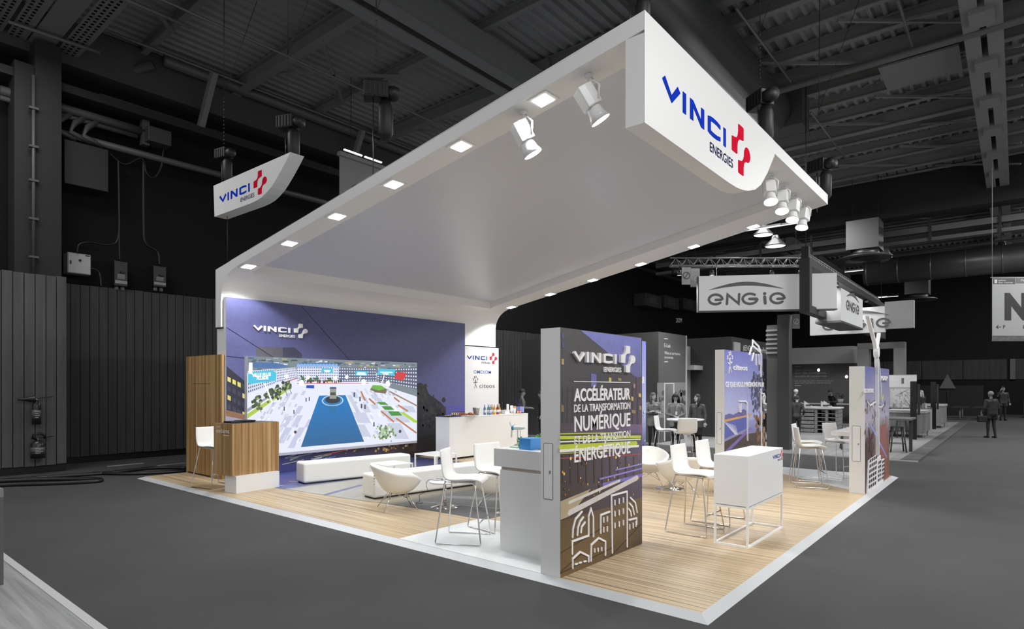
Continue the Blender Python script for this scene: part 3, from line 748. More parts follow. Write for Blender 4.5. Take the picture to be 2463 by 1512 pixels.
D([c1(560, 470), c1(780, 395), c1(790, 405), c1(570, 480)], (216, 66, 70), 6); D([c1(780, 470), c2(500, 470), c2(500, 478), c1(780, 482)], (214, 96, 104), 6)
# paving stripes
for a, b_, cc, d_ in ((530, 1090, 180, 160), (700, 1080, 140, 160), (500, 1310, 170, 220), (650, 1380, 160, 290), (700, 700, 90, 90), (540, 800, 110, 190), (830, 640, 80, 60), (740, 900, 130, 110), (880, 1090, 110, 110), (250, 980, 90, 50)):
    D([c1(a, b_), c1(a + cc * .55, b_), c1(a + cc * .55 + d_ * .55, b_ - d_), c1(a + d_ * .55, b_ - d_)], (192, 198, 220), 2)
for a, b_, cc, d_ in ((330, 880, 60, 240), (450, 880, 90, 120), (360, 1030, 180, 150), (370, 1220, 170, 170), (560, 830, 90, 60), (880, 1250, 190, 220), (780, 1010, 150, 160), (300, 680, 70, 90), (560, 690, 90, 60), (940, 1020, 150, 150), (1000, 880, 170, 90)):
    D([c2(a, b_), c2(a + cc, b_), c2(a + cc - d_ * .55, b_ - d_), c2(a - d_ * .55, b_ - d_)], (196, 202, 220), 2)
D([c1(1090, 645), c2(180, 640), c2(440, 1290), c1(835, 1365)], [(18, 118, 190), (18, 118, 190), (48, 100, 146), (48, 100, 146)], 3)
a, z = c1(1280, 715); ps_.disc(a, z, .30, (198, 214, 226), 4, .13, 22); ps_.disc(a, z, .27, (30, 126, 196), 5, .115, 22); ps_.disc(a, z + .02, .21, (50, 56, 62), 6, .09, 18)
D([c1(1235, 690), c1(1330, 690), c1(1325, 545), c1(1240, 545)], (150, 150, 140), 7); D([c1(1245, 640), c1(1320, 640), c1(1320, 600), c1(1245, 600)], (70, 76, 80), 8)
D([c1(1230, 550), c1(1335, 550), c1(1320, 525), c1(1245, 525)], (60, 90, 120), 8); D([c1(1230, 790), c1(1320, 790), c1(1320, 880), c1(1230, 870)], (42, 108, 154), 6)
# planted strip and trees
D([c1(80, 900), c1(700, 500), c1(700, 540), c1(80, 970)], (172, 196, 74), 4); D([c1(80, 830), c1(560, 540), c1(560, 560), c1(80, 880)], (150, 158, 172), 3)
for cx, cy, r in ((235, 760, 60), (395, 640, 55), (510, 590, 52), (600, 530, 42), (660, 500, 38)):
    for k in range(26):
        a, z = c1(cx + random.gauss(0, r * .5), cy + random.gauss(0, r * .8)); ps_.disc(a, z, random.uniform(.02, .05), random.choice([(58, 78, 52), (84, 106, 66), (44, 56, 50), (150, 170, 120)]), 7, n=6)
    D([c1(cx + 40, cy + 120), c1(cx + 48, cy + 120), c1(cx + 10, cy + 30), c1(cx + 4, cy + 34)], (60, 56, 50), 8)
for cx, cy in ((860, 400), (960, 410), (1050, 410), (1230, 415)):
    for k in range(8):
        a, z = c1(cx + random.gauss(0, 14), cy + random.gauss(0, 14)); ps_.disc(a, z, .025, (54, 110, 66), 7, n=6)
for k in range(70):
    a, z = c2(720 + random.gauss(0, 62), 1170 + random.gauss(0, 55)); ps_.disc(a, z, random.uniform(.02, .045), random.choice([(110, 142, 92), (150, 176, 128), (84, 116, 74), (178, 196, 160)]), 8, n=6)
D([c2(520, 560), c2(560, 500), c2(680, 505), c2(760, 560), c2(740, 620), c2(600, 600)], (120, 104, 84), 6); D([c2(530, 540), c2(570, 498), c2(680, 505), c2(740, 545), c2(650, 575)], (110, 176, 70), 7)
for k, (x0, y0) in enumerate(((615, 735), (680, 795), (770, 865))): D([c2(x0, y0), c2(x0 + 110 + 20 * k, y0), c2(x0 + 160 + 22 * k, y0 + 40 + 10 * k), c2(x0 + 50, y0 + 38 + 12 * k)], (74, 142, 62), 6)
D([c2(945, 880), c2(1000, 880), c2(1180, 1000), c2(1180, 1030), c2(1130, 1020)], (170, 206, 66), 6)
for pts in (((680, 865), (850, 1010)), ((890, 965), (1165, 1165)), ((395, 590), (450, 710)), ((510, 690), (590, 765)), ((915, 780), (1045, 860)), ((860, 675), (930, 730))):
    ps_.line([clip(c2(*p)) for p in pts], .045, (186, 118, 76), 8)
ps_.line([clip(c2(*p)) for p in ((800, 590), (1180, 790))], .04, (150, 130, 100), 7)
for x0, y0 in ((400, 790), (450, 800), (300, 630), (575, 1045), (380, 690)): a, z = c2(x0, y0); ps_.rect(a - .02, a + .02, z - .06, z + .05, (60, 66, 90), 8)
for x0, y0 in ((735, 870), (600, 825), (905, 700), (950, 690)): a, z = c1(x0, y0); ps_.rect(a - .015, a + .015, z - .05, z + .04, (90, 96, 116), 8)
a, z = c1(755, 1155); ps_.disc(a, z, .035, (96, 60, 66), 8); a, z = c2(940, 1145); ps_.disc(a, z, .045, (70, 64, 90), 8)
for k in range(70):                       # finer paving joints
    x0 = random.uniform(150, 800); y0 = random.uniform(620, 1330); L_ = random.uniform(30, 90)
    if x0 < 1090 - (y0 - 645) * .354 - 60 and x0 > 620 - (y0 - 560) * .9: D([c1(x0, y0), c1(x0 + 26, y0), c1(x0 + 26 + L_ * .5, y0 - L_), c1(x0 + L_ * .5, y0 - L_)], random.choice([(206, 211, 230), (186, 194, 216), (236, 239, 250)]), 2)
    x0 = random.uniform(260, 900); y0 = random.uniform(600, 1260)
    if x0 > 180 + (y0 - 640) * .40 + 40: D([c2(x0, y0), c2(x0 + 30, y0), c2(x0 + 30 - L_ * .5, y0 - L_), c2(x0 - L_ * .5, y0 - L_)], random.choice([(206, 211, 230), (186, 194, 216), (236, 239, 250)]), 2)
for k in range(60):                       # street life along the far edge
    x0 = random.uniform(800, 1390); a, z = c1(x0, random.uniform(430, 455)); ps_.rect(a, a + .03, z - .03, z + .02, random.choice([(60, 70, 90), (150, 60, 60), (220, 200, 150), (40, 60, 50)]), 6)
D([c1(905, 540), c1(1018, 545), c1(1018, 500), c1(910, 500)], (40, 70, 176), 8)
CY = (72, 190, 222)
D([c1(95, 470), c1(110, 480), c1(480, 440), c1(490, 330), c1(440, 295), c1(95, 320)], CY, 9)
D([c1(1120, 320), c1(1280, 330), c1(1280, 265), c1(1125, 265)], CY, 9); D([c2(315, 365), c2(480, 370), c2(490, 305), c2(320, 298)], CY, 9); D([c2(620, 345), c2(850, 365), c2(885, 275), c2(640, 268)], CY, 9)
for p in ((632, 375), (930, 390), (1315, 400), (840, 468)): a, z = c1(*p); ps_.disc(a, z, .05 if p[0] != 840 else .07, (255, 255, 255), 9)
for p in ((35, 400), (195, 385), (430, 455), (770, 475)): a, z = c2(*p); ps_.disc(a, z, .05 if p[1] < 450 else .075, (255, 255, 255), 9)
D([c1(100, 340), c1(155, 345), c1(155, 185), c1(105, 185)], (255, 255, 255), 10)
ps_.line([c1(325, 480), c1(430, 740)], .04, (240, 244, 250), 8); ps_.line([c2(720, 370), c2(680, 480)], .03, (240, 244, 250), 8); ps_.line([c2(385, 375), c2(375, 450)], .025, (240, 244, 250), 8)
pic = ps_.build('picture', print_mat('screen_light', 1.08), sc)
M_scrtxt = mat('screen_text', (255, 255, 255), .4, emit=(255, 255, 255), estr=.95)
def stext(s, a, b, h, m=None):
    A = Vector((XS, *a)); B = Vector((XS, *b)); w = (B - A).length
    lettering('lettering', s, A, (B - A).normalized(), (0, 0, 1), (1, 0, 0), w, h, M_scrtxt, pic, bold=.02, depth=.018)
stext('VILLE PLUS', c1(150, 385), c1(410, 370), .07); stext('FLUIDE', c1(215, 425), c1(375, 415), .07)
for f_, a_, b_ in ((c2, (665, 318), (830, 322)), (c2, (700, 342), (775, 345)), (c1, (1160, 295), (1240, 297)), (c1, (1170, 310), (1230, 311)), (c2, (345, 325), (450, 328)), (c2, (335, 347), (465, 351))):
    bar = Print((XS, 0, 0), (0, 1, 0), (0, 0, 1), (1, 0, 0), .0005); bar.line([f_(*a_), f_(*b_)], .035, (236, 250, 252), 11); bar.build('caption_bar', print_mat('screen_light', 1.08), pic)
# ================================================================== PRINTED TOTEM PANELS
def totem(name, x0, x1, y0, y1, z1, label, hatch=None):
    t = thing(name, label, 'totem panel')
    MB().box(x0, x1, y0, y1, PT, z1).build('body', M_white, t)
    if hatch:
        (ya, za), (yb, zb) = hatch          # service hatch in the narrow white side: x range, z range
        ht_ = MB().box(ya, yb, y0 - .004, y0, za, zb).build('hatch', M_white2, t)
        fr = MB()
        for (p, r, s_, e) in ((ya - .006, ya, za, zb), (yb, yb + .006, za, zb), (ya, yb, za - .006, za), (ya, yb, zb, zb + .006)): fr.box(p, r, y0 - .003, y0, s_, e)
        fr.build('hatch_gap', mat('hatch_gap', (90, 88, 86), .6), ht_)
        MB().box(yb - .035, yb - .02, y0 - .012, y0, (za + zb) / 2 - .02, (za + zb) / 2 + .01).build('latch', mat('latch', (130, 130, 130), .4), ht_)
    return t
def strokes(parent, x, q, lines, w, depth, name='line_mark', m=M_logowhite):
    """raised line drawing on the plane x = const; lines in picture points mapped by q"""
    for L in lines:
        mb = MB(); mb.prism(ribbon([q(*p) for p in L], w), (x, 0, 0), (0, 1, 0), (0, 0, 1), (1, 0, 0), depth); mb.build(name, m, parent)
def textline(parent, x, q, s, a, b, top, bold, m=M_logowhite, depth=.002):
    A = q(*a); B = q(*b); T = q(*top)
    A3 = Vector((x, A[0], A[1])); B3 = Vector((x, B[0], A[1]))
    lettering('lettering', s, A3, (0, 1, 0), (0, 0, 1), (1, 0, 0), B[0] - A[0], T[1] - A[1], m, parent, bold=bold, depth=depth)
# ---- near panel
xp = -1.595
t1p = totem('totem', -1.843, xp, .13, 1.89, 2.594, 'tall near totem panel with big white slogan about digital transformation', ((-1.80, .83), (-1.69, 1.40)))
q = pm(xp); pr = Print((xp, 0, 0), (0, 1, 0), (0, 0, 1), (1, 0, 0), .0005)
def band(y0, y1, z0, z1, c00, c10, c11, c01, layer): pr.poly([(y0, z0), (y1, z0), (y1, z1), (y0, z1)], [c00, c10, c11, c01], layer)
ya, yb = .13, 1.89
band(ya, yb, 1.25, 2.594, (66, 60, 66), (96, 78, 96), (74, 70, 70), (80, 78, 76), 0)
band(ya, yb, .62, 1.25, (70, 58, 44), (80, 70, 88), (92, 80, 104), (64, 58, 60), 0)
band(ya, yb, PT, .62, (112, 88, 54), (76, 62, 48), (110, 92, 66), (96, 76, 52), 0)
pr.poly([q(1396, 794), q(1541.5, 813), q(1543, 905), q(1530, 908), q(1462, 848)], [(126, 128, 196), (122, 124, 190), (104, 102, 150), (106, 102, 146), (118, 118, 176)], 1)
pr.poly([q(1530, 905), q(1543, 915), q(1543, 960), q(1530, 950)], (88, 76, 84), 2)
for (x0, y0, x1, y1, c) in ((1421, 898, 1434, 929, (112, 110, 172)), (1350, 800, 1356, 814, (84, 84, 120)), (1351, 820, 1358, 836, (80, 80, 116)), (1350, 862, 1356, 876, (176, 150, 110)), (1464, 907, 1470, 917, (204, 190, 84)), (1486, 908, 1494, 915, (150, 140, 80)), (1518, 953, 1523, 963, (200, 180, 90)), (1536, 945, 1541, 954, (214, 190, 96)), (1349, 973, 1356, 990, (130, 112, 72)), (1519, 985, 1528, 993, (150, 130, 84)), (1412, 865, 1428, 872, (96, 96, 156)), (1537, 975, 1542, 985, (170, 150, 90)), (1523, 922, 1527, 932, (170, 140, 130))):
    pr.poly([q(x0, y0), q(x1, y0 + 1.5), q(x1, y1 + 1), q(x0, y1)], c, 2)
for k in range(16):
    x0 = 1352 + 12 * k; pr.poly([q(x0, 930), q(x0 + 3, 930), q(x0 + 3, 1030), q(x0, 1035)], (70, 62, 70), 1)
pr.poly([q(1347, 1018), q(1544, 1020), q(1544, 1042), q(1347, 1046)], [(78, 70, 78), (120, 96, 132), (110, 88, 120), (84, 76, 70)], 2)
for (a0, a1, b0, b1, w, c) in ((1347, 1540, 1052, 1050, .035, (196, 206, 60)), (1347, 1540, 1062, 1056, .016, (226, 230, 214)), (1347, 1530, 1076, 1066, .06, (188, 200, 52)), (1347, 1535, 1084, 1072, .03, (232, 232, 220)), (1347, 1500, 1043, 1040, .014, (176, 186, 76)), (1347, 1544, 1102, 1092, .008, (200, 74, 60)), (1440, 1543, 1152, 1126, .02, (140, 130, 210)), (1450, 1543, 1165, 1142, .04, (120, 112, 190)), (1480, 1543, 1130, 1115, .015, (150, 140, 214)), (1347, 1470, 1090, 1084, .012, (176, 170, 90))):
    pr.line([q(a0, b0), q(a1, b1)], w, c, 3)
random.seed(3)
for k in range(60): a, z = q(random.uniform(1350, 1542), random.uniform(1088, 1200)); pr.disc(a, z, random.uniform(.006, .02), random.choice([(206, 150, 60), (150, 104, 44), (96, 74, 40), (60, 46, 40), (236, 196, 110)]), 3, n=6)
for k in range(10): a, z = q(1352 + 19 * k, 1130); pr.poly([(a, z - .14), (a + .03, z - .14), (a + .035, z + .16), (a - .005, z + .16)], (74, 60, 50), 2)
pr.line([q(1368, 1208), q(1490, 1155)], .032, (212, 206, 198), 4); pr.line([q(1368, 1233), q(1532, 1148)], .062, (208, 202, 196), 4)
pr.poly([q(1347, 1205), q(1420, 1175), q(1370, 1240), q(1347, 1250)], (176, 160, 130), 3)
for a0, b0, a1, b1 in ((1347, 1378, 1470, 1318), (1347, 1330, 1460, 1262), (1462, 1345, 1543, 1258), (1347, 1375, 1400, 1330)): pr.line([q(a0, b0), q(a1, b1)], .008, (62, 46, 28), 3)
pr.build('printed_scene', M_print, t1p)
vinci_logo(t1p, (xp, .337, 2.25), (0, 1, 0), (0, 0, 1), (1, 0, 0), .88, .112, .03, M_logowhite, M_logowhite, M_logowhite)
pr2 = Print((xp, 0, 0), (0, 1, 0), (0, 0, 1), (1, 0, 0)); pr2.line([q(1379, 917), q(1514.7, 919.5)], .009, (230, 228, 226), 6); pr2.build('rule', M_print, t1p)
textline(t1p, xp, q, 'ACCÉLÉRATEUR', (1379.8, 964), (1514.7, 959.5), (1379.8, 935), .028, depth=.009)
textline(t1p, xp, q, 'DE LA TRANSFORMATION', (1379.8, 991.2), (1514.7, 984), (1379.8, 973), .008, depth=.009)
textline(t1p, xp, q, 'NUMÉRIQUE', (1380.3, 1037.5), (1514.7, 1025.6), (1380.3, 1001.8), .014, depth=.009)
textline(t1p, xp, q, 'ET DE LA TRANSITION', (1380.3, 1068.5), (1514.7, 1053), (1380.3, 1050), .005, depth=.009)
textline(t1p, xp, q, 'ÉNERGÉTIQUE', (1380.3, 1111.6), (1514.7, 1089), (1380.3, 1080.4), .014, depth=.009)
def h3(x, y): return (820 + x / 3, 1008 + y / 3)
house = [[(1667, 850), (1670, 790), (1688, 720), (1735, 665)], [(1702, 835), (1706, 780), (1722, 735), (1745, 705)], [(1728, 815), (1733, 775), (1757, 742)],
         [(1665, 970), (1665, 880), (1783, 838), (1783, 700), (1800, 645), (1817, 705), (1818, 845)], [(1800, 1020), (1802, 905), (1856, 855), (1905, 880), (1905, 978)],
         [(1668, 1072), (1668, 1005), (1722, 955), (1783, 985), (1783, 1025)], [(1870, 820), (1870, 690), (1935, 665)], [(1955, 962), (1948, 550), (2060, 520), (2062, 918)],
         [(2075, 725), (2130, 712), (2130, 755)], [(2085, 565), (2120, 600), (2133, 670)], [(2078, 605), (2100, 630), (2112, 685)], [(2072, 645), (2086, 665), (2091, 695)]]
house = [[h3(*p) for p in L] for L in house]
strokes(t1p, xp, q, house, .021, .012)
wins = []
for x0, ys in ((1892, (725, 795)), (1918, (718, 790)), (1973, (600, 680, 765)), (2004, (590, 672, 755)), (2034, (582, 662, 745)), (2080, (775,)), (2105, (765,)), (2125, (755,))):
    for y0 in ys: wins.append([h3(x0, y0 - 16), h3(x0, y0 + 16)])
for x0, y0 in ((1827, 945), (1852, 940), (1877, 935)): wins.append([h3(x0, y0 - 10), h3(x0, y0 + 10)])
for x0, y0 in ((1695, 1043), (1724, 1033), (1757, 1024)): wins.append([h3(x0 - 8, y0 + 2), h3(x0 + 8, y0 - 3)])
strokes(t1p, xp, q, wins, .017, .012, 'window_mark')

# ---- 'citeos' panel
xc = -2.82
t2p = totem('totem', -3.02, xc, 7.94, 10.5, 2.77, 'tall totem panel with white street lamp outlines over a dusk bridge print', ((-2.975, .75), (-2.88, 1.42)))
q = pm(xc); pr = Print((xc, 0, 0), (0, 1, 0), (0, 0, 1), (1, 0, 0), .0005)
band(7.94, 10.5, 1.2, 2.77, (188, 192, 222), (168, 170, 214), (112, 114, 190), (118, 118, 196), 0); band(7.94, 10.5, PT, 1.2, (84, 66, 76), (96, 74, 56), (150, 146, 196), (170, 176, 216), 0)
def k2(x, y): return q(1690 + x / 4.725, 780 + y / 4.725)
for k in range(130):
    a, z = k2(620 + random.gauss(0, 40), 780 + random.gauss(0, 130)); pr.disc(a, z, random.uniform(.03, .08), random.choice([(72, 70, 90), (84, 82, 104), (64, 64, 80), (100, 100, 132)]), 1, n=7)
pr.poly([k2(250, 1080), k2(560, 1015), k2(560, 1030), k2(250, 1110)], (214, 160, 92), 3); pr.poly([k2(250, 1110), k2(500, 1050), k2(500, 1180), k2(250, 1300)], (96, 104, 178), 2)
for k in range(7): pr.line([k2(250 + 20 * k, 1110 + 6 * k), k2(370 + 4 * k, 1250)], .02, (214, 214, 236), 3)
pr.poly([k2(250, 1330), k2(420, 1250), k2(710, 1220), k2(710, 1440), k2(250, 1440)], (84, 70, 66), 3); pr.poly([k2(250, 1440), k2(300, 1440), k2(560, 1180), k2(530, 1170)], (126, 110, 180), 4)
for k in range(40): a, z = k2(random.uniform(600, 700), random.uniform(1040, 1400)); pr.disc(a, z, random.uniform(.04, .09), random.choice([(150, 106, 76), (120, 84, 60), (96, 78, 50), (170, 130, 90)]), 4, n=6)
pr.poly([k2(252, 1030), k2(300, 1010), k2(350, 1025), k2(420, 985), k2(470, 960), k2(520, 1000), k2(520, 1030), k2(252, 1080)], (110, 104, 160), 1)
pr.build('printed_scene', M_print, t2p)
citeos_man(t2p, (xc, *k2(272, 555)), (0, 1, 0), (0, 0, 1), (1, 0, 0), .46, M_logowhite, .012, .80)
textline(t2p, xc, q, 'citeos', (1763, 889), (1797, 892), (1763, 876), .02, depth=.012)
textline(t2p, xc, q, 'CE QUE NOUS IMAGINONS POUR', (1745, 930), (1837, 931), (1745, 918), .02, depth=.009)
strokes(t2p, xc, q, [[(1690 + a / 4.725, 780 + b / 4.725) for a, b in L] for L in ([(655, 590), (655, 320), (625, 290), (560, 240), (562, 180), (630, 250), (655, 320)], [(550, 258), (525, 345)], [(573, 325), (552, 412)], [(598, 345), (600, 458)], [(627, 345), (635, 452)], [(655, 735), (662, 1375)], [(502, 1315), (497, 895), (480, 872), (408, 872)], [(412, 905), (412, 990), (425, 990), (425, 905), (412, 905)], [(668, 785), (690, 785), (702, 820), (695, 880), (682, 885), (676, 830), (690, 800)])], .032, .03)

# ---- panel cut off behind the near one (only a strip and an R show)
xr = -6.0
t3p = totem('totem', -6.2, xr, 8.0, 10.55, 3.235, 'pale blue totem panel peeping out behind the near totem')
q = pm(xr); pr = Print((xr, 0, 0), (0, 1, 0), (0, 0, 1), (1, 0, 0), .0005)
band(8.0, 10.55, 1.3, 3.235, (196, 202, 236), (190, 198, 236), (136, 144, 220), (134, 142, 216), 0); band(8.0, 10.55, PT, 1.3, (90, 100, 150), (84, 90, 150), (190, 198, 236), (196, 202, 236), 0)
for k in range(30): a = random.uniform(9.8, 10.5); z = random.uniform(.2, 1.3); pr.disc(a, z, random.uniform(.02, .06), random.choice([(60, 66, 110), (220, 224, 244), (70, 84, 120)]), 1, n=6)
pr.build('printed_scene', M_print, t3p)
textline(t3p, xr, q, 'CE QUE NOUS IMAGINONS POUR', (1475, 921), (1549.5, 922), (1549, 906), .02, depth=.007)

# ---- far corner panel with the wind turbine
xo = -.135
t4p = totem('totem', -.39, xo, 7.63, 10.34, 2.354, 'far corner totem panel with a white wind turbine and building outlines', ((-.335, .62), (-.21, 1.26)))
q = pm(xo); pr = Print((xo, 0, 0), (0, 1, 0), (0, 0, 1), (1, 0, 0), .0005)
band(7.63, 10.34, 1.35, 2.354, (176, 170, 186), (172, 168, 186), (104, 104, 156), (88, 92, 160), 0); band(7.63, 10.34, .95, 1.35, (90, 72, 80), (120, 84, 84), (160, 150, 164), (172, 166, 180), 0); band(7.63, 10.34, PT, .95, (84, 56, 58), (140, 88, 76), (136, 92, 88), (84, 66, 70), 0)
def k4(x, y): return q(1980 + x / 3.436, 760 + y / 3.436)
pr.poly([k4(375, 880), k4(400, 900), k4(528, 1165), k4(520, 1165)], (150, 160, 226), 2); pr.poly([k4(430, 930), k4(520, 880), k4(528, 1330), k4(520, 1330)], (150, 96, 88), 1)
for k in range(60): a, z = k4(random.uniform(345, 520), random.uniform(700, 900)); pr.disc(a, z, random.uniform(.02, .06), random.choice([(210, 206, 210), (120, 110, 120), (150, 130, 90), (84, 72, 84)]), 2, n=6)
for k in range(40): a, z = k4(random.uniform(345, 420), random.uniform(950, 1250)); pr.disc(a, z, random.uniform(.04, .09), random.choice([(84, 50, 44), (96, 58, 48), (66, 40, 42)]), 2, n=6)
for k in range(12): a, z = k4(470 + random.gauss(0, 18), 660 + random.gauss(0, 30)); pr.disc(a, z, .05, (196, 196, 130), 2, n=6)
pr.poly([k4(365, 700), k4(385, 730), k4(430, 700), k4(430, 715), k4(390, 745), k4(365, 715)], (232, 230, 232), 3); pr.poly([k4(440, 735), k4(480, 745), k4(500, 725), k4(500, 735), k4(480, 758), k4(440, 748)], (232, 230, 232), 3)
pr.build('printed_scene', M_print, t4p)
textline(t4p, xo, q, 'NOS TERRITOIRES', (2076.5, 944.5), (2100, 945), (2078, 935), .02, depth=.009)
textline(t4p, xo, q, 'OMEXOM', (2112, 914), (2131.5, 915), (2112, 904), .02, depth=.03)
tb = MB()
for L, w in (([(2102.5, 846), (2105, 900), (2106.6, 1092)], .05), ([(2082, 760), (2098, 820), (2102.5, 846)], .045), ([(2109.5, 803), (2106, 825), (2102.5, 846)], .045), ([(2102.5, 846), (2107, 870), (2114, 965)], .035)):
    tb.prism(ribbon([q(*p) for p in L], w), (xo, 0, 0), (0, 1, 0), (0, 0, 1), (1, 0, 0), .06)
tb.prism(arc(*q(2102.5, 846), .11, 0, 330, 11), (xo, 0, 0), (0, 1, 0), (0, 0, 1), (1, 0, 0), .08)
tb.build('turbine_outline', M_logowhite, t4p)
bl = MB()
def k5(x, y): return q(1960 + x / 9.45, 1100 + y / 9.45)
for pts in ([(1205, 65), (1395, -70), (1380, 665), (1165, 800)], [(1395, 20), (1475, -60), (1470, 600), (1380, 665)], [(1475, 60), (1560, 20), (1530, 545), (1470, 600)]):
    bl.prism([k5(*p) for p in pts], (xo, 0, 0), (0, 1, 0), (0, 0, 1), (1, 0, 0), .02)
bl.build('building_outline', M_logowhite, t4p)
wn = Print((xo, 0, 0), (0, 1, 0), (0, 0, 1), (1, 0, 0), .001)
for (xa, xb_, ya_, sl, nx, ny, dx, dy) in ((1195, 1375, 700, -.62, 4, 6, 44, 118), (1400, 1470, 545, -.62, 2, 5, 36, 100), (1485, 1540, 495, -.7, 2, 5, 28, 92)):
    for i in range(nx):
        for j in range(ny):
            x0 = xa + i * dx + j * 4; y0 = ya_ + sl * i * dx - j * dy
            if x0 + dx * .6 < xb_ + 20: wn.poly([k5(x0, y0), k5(x0 + dx * .55, y0 + sl * dx * .55), k5(x0 + dx * .55 + 6, y0 + sl * dx * .55 - dy * .62), k5(x0 + 6, y0 - dy * .62)], (70, 44, 60), 22)
wn.build('window_mark', M_print, t4p)
MB().box(-.80, -.39, 8.15, 9.9, 1.03, 1.11).build('shelf', M_white2, t4p)

# ================================================================== DESKS, COUNTERS, PODIUM
M_veneer = wood('vertical_veneer', (128, 92, 52), (196, 164, 116), (16.0, 16.0, 0.25), .35, c3=(166, 130, 84))
cab = thing('wood_screen', 'tall striped wooden partition at the left end of the stand', 'partition')
MB().box(-12.54, -10.82, .985, 1.04, PT, 2.655).build('front_panel', M_veneer, cab)
MB().box(-12.54, -11.2, 1.04, 2.6, PT, 2.655).build('core', M_veneer, cab)
MB().box(-12.2, -11.35, .983, .986, 2.04, 2.048).build('door_gap', mat('door_gap', (84, 60, 34), .6), cab)
MB().box(-12.45, -11.35, .982, .986, PT, PT + .025).build('plinth_gap', M_black, cab)
ang = math.atan2(.0915, .995)
dk = thing('reception_desk', 'small wooden reception desk on a white plinth', 'desk', (-9.62, .28, PT), ang)
cbx_ = MB().box(0, .62, 0, .96, .31, 1.26).build('counter_box', M_veneer, dk)
MB().box(.02, .60, .02, .94, 1.2601, 1.262).build('desk_top', mat('desk_top', (60, 54, 50), .4), dk)
MB().box(.32, .69, .03, .92, 0, .31).build('plinth', M_white2, dk)
MB().box(.12, .30, .30, .66, 1.262, 1.285).build('screen_stand', M_black, dk); MB().box(.10, .38, .34, .62, 1.285, 1.30).build('monitor', M_black, dk)
lettering('lettering', 'axians', (.09, -.0, 1.09), (1, 0, 0), (0, 0, 1), (0, -1, 0), .42, .075, M_logowhite, cbx_, bold=.01)
sm = Print((0, 0, 0), (1, 0, 0), (0, 0, 1), (0, -1, 0)); sm.rect(.31, .51, 1.035, 1.05, (226, 220, 212), 1); sm.rect(.10, .22, 1.19, 1.202, (226, 220, 212), 1); sm.build('small_print', M_print, cbx_)
mo = thing('laptop', 'closed dark laptop lying on the wooden reception desk', 'laptop', (-9.40, .62, PT + 1.264), ang)
MB().box(-.12, .12, -.2, .2, 0, .018).build('base', M_black, mo); MB().box(-.12, .12, -.2, .2, .019, .03).build('lid', mat('laptop_lid', (52, 50, 52), .35), mo)

bar = thing('bar_counter', 'long white bar counter with refreshments at the rear', 'counter', (-9.74, 7.98, PT))
MB().box(-.26, .26, -1.665, 1.665, .05, 1.095).build('body', M_white2, bar); MB().box(-.22, .22, -1.6, 1.6, 0, .05).build('plinth', M_black, bar)
MB().box(-.265, .265, -1.67, 1.67, 1.095, 1.125).build('worktop', M_white2, bar)
ct = thing('model_counter', 'white display counter carrying a small energy model beside the near totem', 'counter', (-2.34, 1.12, PT))
MB().box(-.505, .495, -.59, .63, 1.0, 1.21).build('top_box', M_white, ct)
MB().box(-.42, .49, -.55, .58, .96, 1.0).build('recess', mat('recess_beige', (196, 178, 168), .5), ct)
MB().box(-.424, .496, -.57, .6, 0, .96).build('body', M_white, ct)
pod = thing('display_podium', 'white box podium on a thin open metal frame', 'podium', (-.71, 3.19, PT))
pbx = MB().box(-.21, .21, -.705, .705, .50, 1.108).build('box', M_white, pod)
MB().box(-.208, .208, -.703, .703, .488, .497).build('shadow_gap', mat('podium_gap', (170, 168, 166), .5), pod)
for sx in (-1, 1):
    for sy in (-1, 1): MB().box(sx * .198 - .012, sx * .198 + .012, sy * .693 - .012, sy * .693 + .012, 0, .50).build('leg', M_white2, pod)
    MB().box(sx * .198 - .012, sx * .198 + .012, -.68, .68, 0, .024).build('foot_rail', M_white2, pod); MB().box(sx * .198 - .012, sx * .198 + .012, -.68, .68, .465, .488).build('top_rail', M_white2, pod)
for sy in (-1, 1):
    MB().box(-.186, .186, sy * .693 - .012, sy * .693 + .012, 0, .024).build('foot_rail', M_white2, pod); MB().box(-.186, .186, sy * .693 - .012, sy * .693 + .012, .465, .488).build('top_rail', M_white2, pod)
vinci_logo(pbx, (.21, .26, .985), (0, 1, 0), (0, 0, 1), (1, 0, 0), .30, .05, .002, mat('logo_blue_dull'), mat('logo_red_dull'), M_navy)

# ---- things on the model counter
zc = PT + 1.21
def on(px, py, z=None): return onZ(px, py, zc if z is None else z)
gm = tag(Print((0, 0, zc + .001), (1, 0, 0), (0, 1, 0), (0, 0, 1)).poly([tuple(on(1225, 1075))[:2], tuple(on(1300, 1082))[:2], tuple(on(1300, 1062))[:2], tuple(on(1240, 1068))[:2]], (84, 150, 84), 0).poly([tuple(on(1228, 1073.5))[:2], tuple(on(1245, 1075))[:2], tuple(on(1247, 1072))[:2], tuple(on(1232, 1071.5))[:2]], (236, 240, 240), 1).build('model_landscape', M_print), 'green printed base sheet of the energy model on the white counter', 'model')
A = on(1253, 1079.5); B = on(1276, 1082.5); C_ = on(1294, 1078)
bb = thing('model_building', 'bright blue box building on the energy model', 'model building', (B.x, B.y, zc))
w1 = (A - B).length; w2 = max(.12, (C_ - B).length)
MB().box(-w1, 0, 0, w2, 0, .125).build('body', mat('model_blue', (70, 150, 226), .35), bb); MB().box(-w1 - .003, .003, -.003, w2 + .003, .125, .132).build('roof_edge', mat('model_blue_light', (96, 170, 236), .35), bb)
bb.rotation_euler = (0, 0, math.radians(-3))
wt = on(1245, 1072)
wtb = thing('model_turbine', 'toy white wind turbine with blue hub on the energy model', 'model turbine', (wt.x, wt.y, zc))
